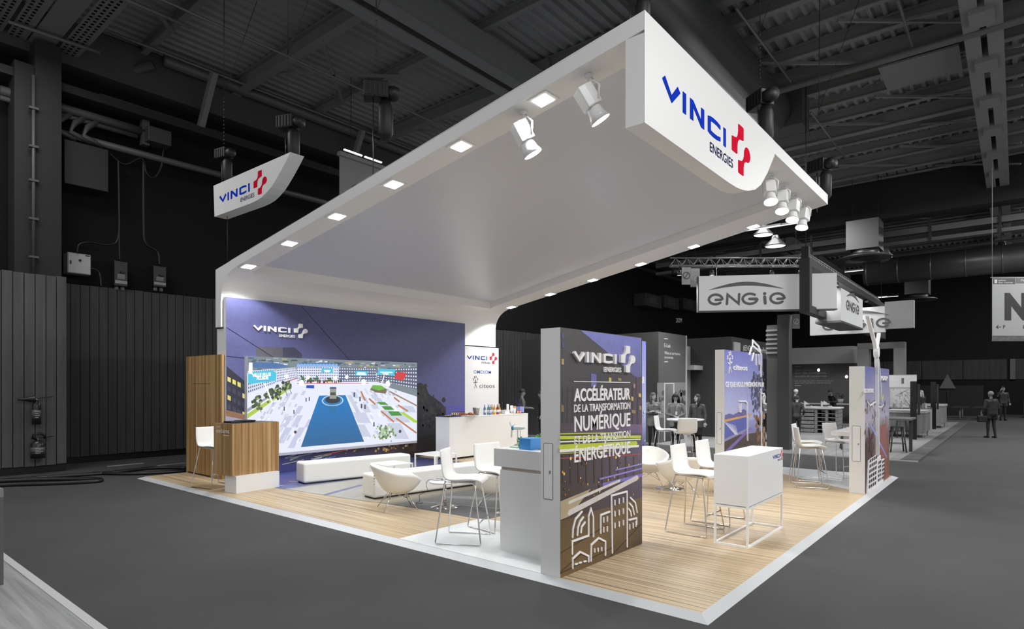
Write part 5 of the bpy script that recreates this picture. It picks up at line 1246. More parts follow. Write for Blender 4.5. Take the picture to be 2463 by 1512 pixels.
for k, (px, py) in enumerate(((1969, 890), (2036, 906))):
    p = onY(px, py, yw - .6); t = thing('bulb_lamp', ('left', 'right')[k] + ' bare glowing bulb before the slogan wall', 'lamp', (p.x, p.y, p.z))
    MB().lathe([(0, -.08), (.06, -.04), (.07, .02), (.03, .09), (0, .1)], n=14).build('bulb', mat('bulb_glow', (255, 255, 255), .3, emit=(255, 255, 255), estr=2.5), t); MB().tube([(0, 0, .1), (0, 0, .9)], .008, 5).build('cord', M_dark, t)
# portal on the right
yg = 29.0; g0 = onY(2062, 900, yg).x; g1 = onY(2176, 900, yg).x; gz = onY(2100, 824, yg).z
gp = thing('portal', 'grey square portal frame at the far side of the neighbouring stand', 'portal')
MB().box(g0, g0 + .5, yg, yg + .6, .035, gz - .3).build('post', G(100), gp); MB().box(g1 - .45, g1, yg, yg + .6, .035, gz - .3).build('post', G(112), gp); MB().box(g0, g1, yg, yg + .6, gz - .3, gz).build('lintel', G(92), gp)
# map boards, kiosks, posts
def kiosk(px, py, w, d, h, label, post=True):
    p = onZ(px, py, .035); t = thing('kiosk', label, 'kiosk', (p.x, p.y, .035))
    MB().box(-w, 0, 0, d, .22, h).build('cabinet', wood('kiosk_timber', (112, 112, 112), (136, 136, 136), (10, 10, .4), .6), t); MB().box(-w - .03, .03, -.03, d + .03, h, h + .09).build('top', G(170), t); MB().box(-w - .03, -w, -.03, d + .03, .1, h).build('side', G(150), t)
    for x in (-w + .05, -.08):
        for y in (.05, d - .1): MB().tube([(x, y, .22), (x, y, 0)], .025, 6).build('leg', G(150), t)
    return t
kiosk(2226, 1053, 1.25, 1.6, .93, 'pale timber kiosk nearer the aisle edge'); kiosk(2270, 1029, 1.1, 1.6, 1.0, 'pale timber kiosk farther along the aisle edge')
for k, (px, py, top) in enumerate(((2197.5, 1056, 919), (2245, 1031.5, 920))):
    p = onZ(px, py, .035); z1 = 2 + (CY0 - top) / FPX * ((p - CAM).dot(FW))
    t = thing('display_post', ('nearer', 'farther') [k] + ' slim dark display post beside the timber kiosks', 'post', (p.x, p.y, .035))
    MB().box(-.10, .10, -.05, .05, 0, z1).build('upright', G(24), t); MB().box(.12, .2, -.03, .03, .9, z1 - .1).build('screen', G(44, .2), t)
p = onY(2163, 935, 27.0)
mb_ = thing('map_board', 'light board with a city map behind the timber kiosks', 'board', (p.x, 27.0, .035)); MB().box(-.4, .65, 0, .06, .9, 2.45).build('panel', G(150), mb_); MB().box(-.38, -.32, 0, .06, 0, .9).build('leg', G(100), mb_); MB().box(.57, .63, 0, .06, 0, .9).build('leg', G(100), mb_)
pr_ = Print((0, 0, 0), (1, 0, 0), (0, 0, 1), (0, -1, 0)); pr_.rect(-.36, .6, 1.0, 1.82, (176, 176, 176), 1)
for k in range(40): a = random.uniform(-.34, .55); z = random.uniform(1.02, 1.78); pr_.line([(a, z), (a + random.uniform(-.2, .2), z + random.uniform(-.2, .2))], .015, (96, 96, 96), 2)
pr_.rect(-.4, .65, 1.9, 2.42, (190, 190, 190), 1); pr_.rect(.08, .18, 2.05, 2.3, (90, 90, 90), 2); pr_.build('map_print', M_print, mb_)
# pallet counter
pp = onZ(1958, 1040, .035); pz = thing('pallet_counter', 'counter built of stacked timber pallets with a white top', 'counter', (pp.x, pp.y, .035), math.radians(4))
M_pal = wood('pallet_timber', (110, 110, 110), (142, 142, 142), (8, 8, 4), .8)
for k in range(6):
    z = .01 + k * .165
    for y in (0, .55, 1.1): MB().box(-.75, 0.0, y - .0, y + .10, z + .02, z + .12).build('block', M_pal, pz); 
    MB().box(-.75, 0, 0, 1.25, z + .12, z + .15).build('board', M_pal, pz)
    MB().box(0, .9, 0, 1.25, z + .12, z + .15).build('board', M_pal, pz)
    for x in (.02, .42, .80): MB().box(x, x + .1, 0, 1.25, z, z + .12).build('block', M_pal, pz)
MB().box(-.8, .95, -.05, 1.3, 1.0, 1.06).build('top', G(190), pz)
for k, (dx, dy) in enumerate(((-.3, .3), (.35, .35), (.35, .8))):
    t = thing('tablet_stand', ('left', 'middle', 'right')[k] + ' white tablet on a slanted stand on the pallet counter', 'tablet', (pp.x + dx, pp.y + dy, 1.10), .3)
    MB().prism([(-.16, 0), (.16, 0), (.16, .03), (-.16, .26)], (0, -.1, 0), (1, 0, 0), (0, 0, 1), (0, 1, 0), .2).build('wedge', G(196), t); MB().box(-.1, .1, -.12, -.1, .04, .10).build('screen', G(60, .2), t)
# metal stools and low tables by the corner totem
def mstool(px, py, label, h=.75):
    p = onZ(px, py, .035); t = thing('metal_stool', label, 'stool', (p.x, p.y, .035), .3, 'dark metal stools on the neighbouring stand')
    MB().box(-.15, .15, -.15, .15, h - .03, h).build('seat', G(72, .4), t, bevel=.02)
    for sx in (-1, 1):
        for sy in (-1, 1): MB().tube([(sx * .13, sy * .13, h - .03), (sx * .20, sy * .20, 0)], .022, 6).build('leg', G(66, .4), t)
    MB().tube([(.18, -.18, .25), (.18, .18, .25), (-.18, .18, .25), (-.18, -.18, .25)], .01, 5, closed=True).build('foot_ring', G(66, .4), t)
mstool(2158, 1086, 'dark metal stool nearest the far corner totem'); mstool(2170, 1052, 'dark metal stool behind the one at the corner totem'); mstool(2040, 1080, 'dark metal stool left of the corner totem'); mstool(2008, 1012, 'dark metal stool farther left near the slogan wall'); mstool(2030, 1014, 'dark metal stool right of the far one near the slogan wall')
def ltable(px, py, w, d, h, label, v=150):
    p = onZ(px, py, .035); t = thing('tall_table', label, 'table', (p.x, p.y, .035)); MB().box(-w / 2, w / 2, 0, d, h - .05, h).build('table_top', G(v), t)
    for x in (-w / 2 + .06, w / 2 - .06): MB().box(x - .04, x + .04, d / 2 - .04, d / 2 + .04, 0, h - .05).build('leg', G(v - 40), t)
ltable(2145, 1088, .9, 1.4, 1.0, 'grey high table showing right of the corner totem', 96); ltable(2022, 1020, 3.2, .7, 1.05, 'long pale high table along the slogan wall', 170); ltable(1838, 1058, 1.0, .8, 1.02, 'pale demo table behind the street lamp totem', 130)
cbx = onZ(2150, 1040, .035); md = thing('model_table', 'white table with a miniature city model behind the corner totem', 'table', (cbx.x, cbx.y, .035)); MB().box(-1.2, 1.2, 0, 1.4, .0, 1.0).build('body', G(150), md); MB().box(-1.22, 1.22, -.02, 1.42, 1.0, 1.03).build('top', G(80), md)
for k in range(26): w = random.uniform(.04, .1); x = random.uniform(-1.1, 1.05); y = random.uniform(.1, 1.2); MB().box(x, x + w, y, y + w, 1.03, 1.03 + random.uniform(.06, .3)).build('model_block', G(random.choice((120, 170, 90))), md)
# plant on the far table and dark benches beyond
pf_ = onY(2022, 958, 30.5); pl_ = thing('flower_pot', 'small potted bouquet on the long pale high table', 'plant', (pf_.x, 30.45, 1.085)); MB().lathe([(0, 0), (.12, 0), (.15, .22), (.13, .22), (0, .2)], n=14).build('pot', G(170), pl_)
b = MB()
for k in range(20): b.lathe([(0, -.05), (.05, 0), (0, .05)], (random.gauss(0, .12), random.gauss(0, .12), .36 + random.gauss(0, .08)), 6)
b.build('leaves', G(70), pl_)
for k in range(6):
    t = thing('low_table', ('first', 'second', 'third', 'fourth', 'fifth', 'sixth')[k] + ' of the far low dark tables from the left, near the aisle end', 'table', (-1.6 + 1.0 * (k % 3), 39.5 + 2.2 * (k // 3), 0)); MB().box(-.4, .4, -.4, .4, .70, .74).build('table_top', G(40), t); MB().tube([(0, 0, .70), (0, 0, .03)], .04, 8).build('column', G(150), t); MB().box(-.3, .3, -.3, .3, 0, .03).build('foot', G(60), t)
fc = thing('far_counter', 'long dark counter at the end of the aisle', 'counter', (4.0, 44.0, 0)); MB().box(-1.7, 5, 0, 1, 0, 1.1).build('body', G(18), fc); MB().box(-1.5, 3, .1, .9, 1.1, 1.5).build('display_case', G(60), fc)
tri = thing('pennant', 'small grey triangular pennant above the far dark screen', 'pennant'); A = onY(2279, 930, 45); MB().prism([(-.45, 0), (.45, 0), (0, .95)], (A.x, 45, A.z - .1), (1, 0, 0), (0, 0, 1), (0, 1, 0), .03).build('cloth', G(96), tri); MB().tube([(A.x, 45.04, 0), (A.x, 45.04, A.z)], .02, 6).build('pole', G(40), tri)
ds = thing('dark_screen', 'dark partition below the grey pennant', 'screen'); MB().box(A.x - 2.4, A.x + 1.9, 45.1, 45.2, 0, 2.0).build('panel', G(16), ds)

# ================================================================== OVERHEAD: banner, ducts, lamps, hoists, wayfinding
DB = 21.0
bp0 = atD(2387, 820, DB); hb = (820 - 667) / FPX * DB
bn = thing('hall_banner', 'grey hanging hall banner with a big letter N', 'banner', (bp0.x, bp0.y, bp0.z), YAW)
MB().box(0, 2.3, 0, .02, 0, hb).build('cloth', G(150, .7), bn); MB().box(0, 2.3, -.002, .0, 0, .19).build('picture_band', mat('banner_band', (86, 86, 86), .7, noise=((6, 1, 9), .3)), bn); MB().box(.02, .78, -.003, 0, hb - .23, hb - .03).build('logo_tab', G(74), bn); MB().box(.80, 2.3, -.003, 0, hb - .20, hb - .03).build('header_tab', G(96), bn)
MB().tube([(-.05, .01, hb), (2.35, .01, hb)], .02, 6).build('rod', G(150), bn); MB().tube([(0, .01, hb), (0, .01, 11.3 - bp0.z)], .008, 5).build('cord', G(150), bn)
def bt(s, x, z, w, h, v, bold=.01): lettering('lettering', s, (x, -.003, z), (1, 0, 0), (0, 0, 1), (0, -1, 0), w, h, G(v), bn, bold=bold, depth=.002)
bt('N', .42, hb * .36, .80, .80, 40, .06); bt('salon', .20, hb - .12, .26, .05, 180); bt('des maires', .20, hb - .20, .5, .05, 180); bt('Pa', .98, hb - .13, .12, .07, 180); bt('P', .37, .43, .07, .12, 50, .01); bt('B', 1.06, .43, .09, .12, 50, .01)
ar = MB()
for L in ([(.14, .49), (.30, .49)], [(.20, .55), (.14, .49), (.20, .43)]): ar.prism(ribbon(L, .022), (0, -.002, 0), (1, 0, 0), (0, 0, 1), (0, -1, 0), .003)
ar.build('arrow_mark', G(50), bn)
MB().box(.07, .16, -.005, -.003, hb - .2, hb - .07).build('logo_square', G(180), bn)
yd = 29.5; d0 = onY(2080, 657, yd); d1 = onY(2463, 640, yd)
dc = thing('ventilation_duct', 'shiny round ventilation duct crossing the hall at right', 'duct')
MB().tube([(d0.x, yd, d0.z), (9, yd, d0.z)], .62, 28).build('tube', M_duct, dc)
for k in range(5): MB().tube([(d0.x + .1 + 1.3 * k, yd, d0.z), (d0.x + .16 + 1.3 * k, yd, d0.z)], .635, 28).build('seam_ring', M_duct, dc)
p = onY(2138, 640, yd); MB().tube([(p.x, yd, d0.z), (p.x - .3, yd - .3, d0.z + .9), (p.x - .6, yd - .8, d0.z + 1.8)], .36, 20).build('branch', M_duct, dc)
def diffuser(p, s, label):
    t = thing('air_diffuser', label, 'diffuser', p)
    MB().box(-.62 * s, .62 * s, -.62 * s, .62 * s, .35 * s, 1.6 * s).build('plenum', M_duct, t); MB().lathe([(.55 * s, .05 * s), (.55 * s, .4 * s)], n=28).build('neck', M_duct, t)
    MB().lathe([(0, .0), (.45 * s, .02), (1.0 * s, .0), (1.05 * s, .04), (.9 * s, .09 * s), (0, .12 * s)], n=36).build('disc', M_duct, t); MB().lathe([(.25 * s, -.01), (.55 * s, -.012), (.55 * s, .0)], n=28).build('slot', M_dark, t)
    for sx in (-.5, .5): MB().tube([(sx * s, 0, 1.6 * s), (sx * s, 0, 11.3 - p[2])], .012, 5).build('hanger', M_dark, t)
diffuser(onY(2080, 622, 25.5), 1.0, 'square-topped ceiling air diffuser with round disc, nearer one'); diffuser(onY(2207, 722, 36), .9, 'square-topped ceiling air diffuser with round disc, farther one')
dl = onZ(1612, 10, 10.2)
MB_ = MB(); MB_.tube([(dl.x, -4, 10.2), (dl.x, 14.2, 10.2)], .62, 24); tag(MB_.build('ventilation_duct', M_duct), 'dark round duct running back above the front fascia', 'duct')
bxx = MB().box(dl.x - .2, dl.x + .9, 14.2, 15.0, 9.7, 10.7).build('duct_box', M_duct); tag(bxx, 'square end box of the duct above the front fascia', 'duct')
for k, (a, b_, r, lb) in enumerate((((1854, 224), (2463, 53), .09, 'grey sprinkler main crossing below the roof at right'), ((2140, 612), (2463, 575), .07, 'thin pipe above the shiny round duct'))):
    z = 10.0 if k == 0 else 8.9
    A = onZ(*a, z); pipe('sprinkler_main', [(A.x - (4 if k == 0 else 0), A.y, z), (9, A.y, z)], r, lb, mat('right_pipe', (96, 96, 96), .5))
for (px0, py0, px1, py1, lb) in ((2160, 0, 2135, 130, 'diagonal drop rod left of the pale ceiling panel'), (1770, 20, 1890, 200, 'thin conduit crossing the roof above the duct end'), (1950, 270, 2050, 380, 'thin conduit lower right of the fascia')):
    A = onZ(px0, py0, 10.6); B = onZ(px1, py1, 10.6); pipe('roof_conduit', [(A.x, A.y, 10.6), (A.x + (B.x - A.x) * .0, B.y, 10.6)], .03, lb, mat('thin_pipe'))
A = onZ(2112, 165, 10.5); B = onZ(2285, 120, 10.5); C2 = onZ(2125, 217, 10.5)
pa = thing('ceiling_panel', 'pale grey flat panel hung under the roof at right', 'panel', (A.x, A.y, 10.5)); MB().box(0, 1.75, 0, 1.5, 0, .05).build('board', G(120), pa)
for x in (.1, 1.65): MB().tube([(x, .7, .05), (x, .7, .75)], .01, 5).build('hanger', M_dark, pa)
def highbay(px, py, z, label):
    p = onZ(px, py, z); t = thing('high_bay_lamp', label, 'lamp', (p.x, p.y, z))
    MB().lathe([(.12, .45), (.16, .3), (.42, .04), (.44, 0), (.40, 0), (.12, .28)], n=24).build('shade', G(60), t); MB().lathe([(0, .02), (.40, .02), (.40, .05), (0, .05)], n=24).build('lens', mat('highbay_glow', (240, 240, 240), .4, emit=(255, 255, 255), estr=1.3), t); MB().tube([(0, 0, .45), (0, 0, 11.3 - z)], .012, 5).build('cord', M_dark, t)
highbay(1865, 593, 7.6, 'round glowing high bay lamp left of the dark frame'); highbay(2409, 605, 8.2, 'round glowing high bay lamp above the shiny duct'); highbay(1836, 566, 8.4, 'unlit round high bay lamp beside the glowing one')
def tube_light(px, py, z, L, label, axis=0):
    p = onZ(px, py, z); t = thing('tube_light', label, 'lamp', (p.x, p.y, z))
    v = (L / 2, .05) if axis == 0 else (.05, L / 2)
    MB().box(-v[0], v[0], -v[1], v[1], 0, .06).build('housing', G(70), t); MB().box(-v[0] * .96, v[0] * .96, -v[1] * .6, v[1] * .6, -.03, 0).build('tube', mat('tube_glow', (230, 230, 230), .4, emit=(255, 255, 255), estr=.9), t); MB().tube([(0, 0, .06), (0, 0, 11.3 - z)], .008, 5).build('cord', M_dark, t)
for k, (px, py, z, L, ax, lb) in enumerate(((1832, 548, 8.4, 1.5, 0, 'glowing tube light just under the canopy edge, left one'), (1882, 541, 8.4, 1.5, 0, 'glowing tube light just under the canopy edge, right one'), (2054, 651, 7.4, .8, 0, 'short glowing tube light before the round duct'), (2110, 714, 7.0, 1.0, 0, 'glowing tube light at the end of the truss'), (2136, 713, 7.0, 1.0, 0, 'glowing tube light just past the end of the truss'))): tube_light(px, py, z, L, lb, ax)
spots_ = [a0 + (a1 - a0) * f for f in (.06, .30, .74, .95)] + [Vector((XFm - .1, yA + (yB - .5 - yA) * f, zT)) for f in (.12, .3, .5, .72, .9)]
for k, p in enumerate(spots_):
    p = p + ((a1 - a0).cross(UP).normalized() if k < 4 else Vector((1, 0, 0))) * .13; p = Vector((p.x, p.y, (a0.z - .1 if k < 4 else zT + .02) - .33)); t = thing('truss_spot', ('first', 'second', 'third', 'fourth', 'fifth', 'sixth', 'seventh', 'eighth', 'ninth')[k] + ' small lamp clamped along the lattice trusses, counted from the left', 'spotlight', p, YAW, 'small lamps on the lattice trusses')
    MB().lathe([(.05, .16), (.07, .1), (.09, 0), (.08, 0), (.05, .1)], n=14).build('shade', G(60), t); MB().lathe([(0, .01), (.08, .01), (.08, .02), (0, .02)], n=14).build('lens', mat('tube_glow'), t); MB().tube([(0, 0, .16), (0, 0, .32)], .012, 5).build('clamp', M_dark, t)
    lamp('truss_beam', 'SPOT', (0, 0, -.05), 260, None, .08, math.radians(130), .6, (1, 1, 1), t)
for k, (px, py0, py1, lb) in enumerate(((1651, 640, 684, 'hanging no smoking sign left of the large suspended sign'), (1672, 645, 690, 'darker hanging sign beside the no smoking sign'), (1915, 755, 790, 'small hanging sign seen under the large suspended sign'))):
    p = atD(px, py1, 24); t = thing('wayfinding_sign', lb, 'sign', p, YAW); h = (py1 - py0) / FPX * 24; w = h * .5
    MB().box(-w / 2, w / 2, 0, .03, 0, h).build('board', G((110, 60, 70)[k]), t); MB().tube([(0, .015, h), (0, .015, 11.3 - p.z)], .006, 4).build('cord', M_dark, t)
    r = MB(); r.prism(ribbon(arc(0, h * .5, w * .36, 0, 355, 20), .03), (0, -.001, 0), (1, 0, 0), (0, 0, 1), (0, -1, 0), .004); r.prism(ribbon([(-.2 * w, h * .36), (.2 * w, h * .64)], .03), (0, -.001, 0), (1, 0, 0), (0, 0, 1), (0, -1, 0), .004); r.build('symbol', G(30 if k == 0 else 120), t)
p = atD(1626, 775, 26)
tp = thing('wall_lettering', 'pale painted letters on the far dark wall left of the signs', 'lettering', p, YAW); lettering('lettering', '202M', (0, 0, 0), (1, 0, 0), (0, 0, 1), (0, -1, 0), .25, .18, G(110), tp)
# chain hoists carrying the canopy and the sign
def hoist(p, top, bag, label, s=1.0, rz=0.6):
    t = thing('chain_hoist', label, 'hoist', p, rz)
    MB().box(-.16 * s, .16 * s, -.11 * s, .11 * s, -.10 * s, .12 * s).build('motor', M_black, t, bevel=.02); MB().lathe([(0, -.14 * s), (.09 * s, -.14 * s), (.10 * s, .0), (.08 * s, .06 * s), (0, .06 * s)], (.24 * s, 0, 0), 14, axis='X').build('gearbox', M_dark, t)
    fin = MB()
    for k in range(5): fin.box(-.15 * s + .06 * s * k, -.13 * s + .06 * s * k, -.12 * s, .12 * s, -.08 * s, .10 * s)
    tag(fin.build('cooling_fins', M_dark, t), kind='stuff')
    ch = MB(); n = 14
    for k in range(n):
        z = .14 * s + (top - .14 * s) * .28 * k / n; ch.tube([(0, (-.014 if k % 2 else .0) , z), (.014, .0, z + .02), (0, .014, z + .045), (-.014, 0, z + .02)], .006, 4, closed=True)
    tag(ch.build('chain', mat('chain_steel', (96, 96, 96), .3, .8), t), kind='stuff')
    MB().tube([(0, 0, .14 * s + (top - .14 * s) * .28), (.02, 0, top)], .008, 5).build('sling', M_dark, t)
    MB().tube([(0, 0, .14 * s + (top - .14 * s) * .28), (.9, .5, top)], .006, 5).build('sling', M_dark, t)
    MB().lathe([(.07 * s, 0), (.10 * s, -.08 * s), (.10 * s, -.42 * s), (.05 * s, -.50 * s), (0, -.5 * s)], (.12 * s, 0, -.12 * s), 12).build('chain_bag', M_dark, t)
    MB().tube([(-.05, 0, -.1), (-.05, 0, -bag)], .010, 6).build('lift_cable', mat('chain_steel'), t)
    return t
def hz(px, py, y=None, x=None): return onY(px, py, y) if y is not None else onX(px, py, x)
p = hz(538, 372, y=1.2); hoist(p, 11.2 - p.z, p.z - 6.28, 'black chain hoist above the left end of the hanging sign', 1.0, .2)
p = hz(692, 297, y=1.2); hoist(p, 11.2 - p.z, p.z - 6.28, 'black chain hoist above the curved end of the hanging sign', 1.1, .4)
p = hz(905, 222, y=1.4); hoist(p, 11.2 - p.z, p.z - zt(p.x), 'black chain hoist with a long chain bag above the canopy middle', 1.25, .9)
p = hz(1525, -25, y=1.4); hoist(p, 11.2 - p.z, p.z - zt(p.x), 'black chain hoist cut by the top edge above the fascia corner', .9, .9)
p = hz(1828, 245, x=-1.6); hoist(p, 11.2 - p.z, p.z - zt(p.x), 'black chain hoist behind the front wordmark fascia', 1.3, -.6)
p = hz(1970, 402, x=-1.5); hoist(p, 11.2 - p.z, p.z - zt(p.x), 'black chain hoist over the far front corner of the canopy', 1.3, -.4)
# banner and tube lights behind the canopy at left
A = onX(817, 375, -13.5); B = onX(905, 410, -13.5)
bn2 = thing('hall_banner', 'pale grey hanging banner with a ring symbol behind the canopy edge', 'banner', (-13.5, A.y, A.z - 2.2))
MB().box(-.02, 0, 0, B.y - A.y + .6, 0, 2.2).build('cloth', G(150, .7), bn2)
MB().prism(ribbon(arc(.75, 1.12, .36, 0, 350, 24), .13), (0, 0, 0), (0, 1, 0), (0, 0, 1), (1, 0, 0), .004).build('ring_symbol', G(60), bn2)
MB().box(-.05, .1, -.05, B.y - A.y + .6, 2.2, 2.32).build('header_rail', G(150), bn2); MB().tube([(0, .4, 2.3), (0, .4, 11.3 - A.z + 2.2)], .008, 5).build('cord', M_dark, bn2)
for k in (0, 1):
    o = MB().box(-.03, .03, .15 + .75 * k, .80 + .75 * k, 2.42, 2.46).build('tube', mat('tube_glow'), bn2)

# ================================================================== LEFT FOREGROUND AND FLOOR CLUTTER
ls = struct('floor', 'corner of the pale platform at lower left'); ls.name = 'floor_foreground'
MB().box(-14.8, -2.2, -7.0, -3.34, 0, .05).build('deck', wood('foreground_floor', (128, 128, 128), (164, 164, 164), (.5, 14, 1), .5), ls)
m_ = MB(); m_.add([(-14.8, -3.22, 0), (-2.2, -3.22, 0), (-2.2, -3.34, .054), (-14.8, -3.34, .054), (-14.8, -3.34, 0), (-2.2, -3.34, 0)], [(0, 1, 2, 3), (0, 4, 5, 1), (2, 5, 4, 3), (0, 3, 4), (1, 5, 2)]); m_.build('edge_strip', G(176), ls)
ft = thing('frame_table', 'grey square-framed table cut off by the left edge of the picture', 'table', (-6.3, -3.80, .05))
for x in (-.9, .56):
    for y in (-.55, .26): MB().box(x, x + .08, y - .08, y, 0, .86).build('leg', G(84), ft)
MB().box(-.9, .64, -.63, .26, .86, .94).build('table_top', G(120), ft); MB().box(.56, .64, -.55, .18, 0, .06).build('foot_rail', G(84), ft)
def fire_ext(px, py0, py1, r, label, co2):
    xw_ = -15.05; A = onX(px, py0, xw_); B = onX(px, py1, xw_); h = A.z - B.z
    t = thing('fire_extinguisher', label, 'extinguisher', (xw_, A.y, B.z))
    MB().lathe([(0, 0), (r, 0), (r, h * .68), (r * .7, h * .78), (r * .35, h * .84), (0, h * .84)], n=20).build('cylinder', mat('extinguisher_grey', (38, 38, 38), .3), t)
    lab = MB(); lab.lathe([(r * 1.01, h * .2), (r * 1.01, h * .52)], n=20); lab.build('label_band', mat('ext_label', (80, 80, 80), .5), t)
    for k, z in enumerate((.24, .31, .38, .45)): MB().box(r * .9, r * 1.03, -r * .55, r * (.2 + .3 * (k % 2)), h * z, h * (z + .025)).build('label_line', G(170), t)
    MB().lathe([(0, h * .84), (.03, h * .84), (.03, h * .92), (0, h * .92)], n=12).build('valve', mat('valve_grey', (130, 130, 130), .3, .6), t)
    MB().beam((0, .0, h * .92), (0, .30, h * .99), .03, .02).build('lever', M_black, t)
    if co2: MB().lathe([(.02, 0), (.03, .1), (.08, .30), (.085, .31), (.075, .30)], (0, -.34, h * .9), 14, axis='Y').build('horn', M_black, t); t.children
    else: MB().tube([(0, -.0, h * .86), (.02, -.10, h * .95), (.02, -.09, h * 1.12), (.02, .04, h * 1.16), (.02, .12, h * 1.05), (.02, .13, h * .9)], .025, 8).build('hose', M_black, t)
    MB().box(-.16, -.02, -.05, .05, h * .55, h * .62).build('bracket', M_dark, t)
fire_ext(88, 953, 1020, .085, 'slim dark fire extinguisher with a horn, upper one on the planks', True)
fire_ext(91, 1050, 1101, .135, 'stout dark fire extinguisher with a hose, lower one on the planks', False)
fz = .03
cable('thick black cable coiled on the hall floor at far left', [(-14.6, -2.9, fz), (-13.9, -1.6, fz), (-13.0, -.7, fz), (-12.6, -.75, fz), (-12.9, -1.35, fz), (-13.4, -2.0, fz), (-13.6, -2.6, fz)], .05, 'power_cable')
cable('thick black cable running from the coil to the stand corner', [(-14.3, -2.6, fz), (-14.1, -1.4, fz), (-13.8, -.2, fz), (-13.9, .8, fz), (-13.3, 1.3, fz)], .045, 'power_cable')
cable('black cable hugging the rear edge of the platform', [(-14.0, -.4, fz), (-13.2, .15, fz), (-12.85, 1.0, fz), (-12.8, 2.2, fz), (-12.9, 3.4, fz)], .04, 'power_cable')
for k, (x, y, L) in enumerate(((-15.3, .25, .8), (-14.5, 1.1, .9))):
    b = MB(); b.box(x, x + .06, y, y + L, .002, .02); tag(b.build('floor_strip', G(150)), ('shorter', 'longer')[k] + ' pale strip of wood lying on the floor by the planks', 'strip')

for k in range(3):
    A = onX(1545 + 46 * k, 700 + 6 * k, -16.3); t = thing('air_unit', ('left', 'middle', 'right')[k] + ' dark box air unit high on the wall beyond the near totem', 'air unit', (-16.5, A.y, A.z - .9))
    MB().box(-.38, .4, 0, 2.3, 0, .8).build('casing', G(52), t); MB().box(.4, .43, .5, 1.6, .2, .65).build('grille', G(70), t)
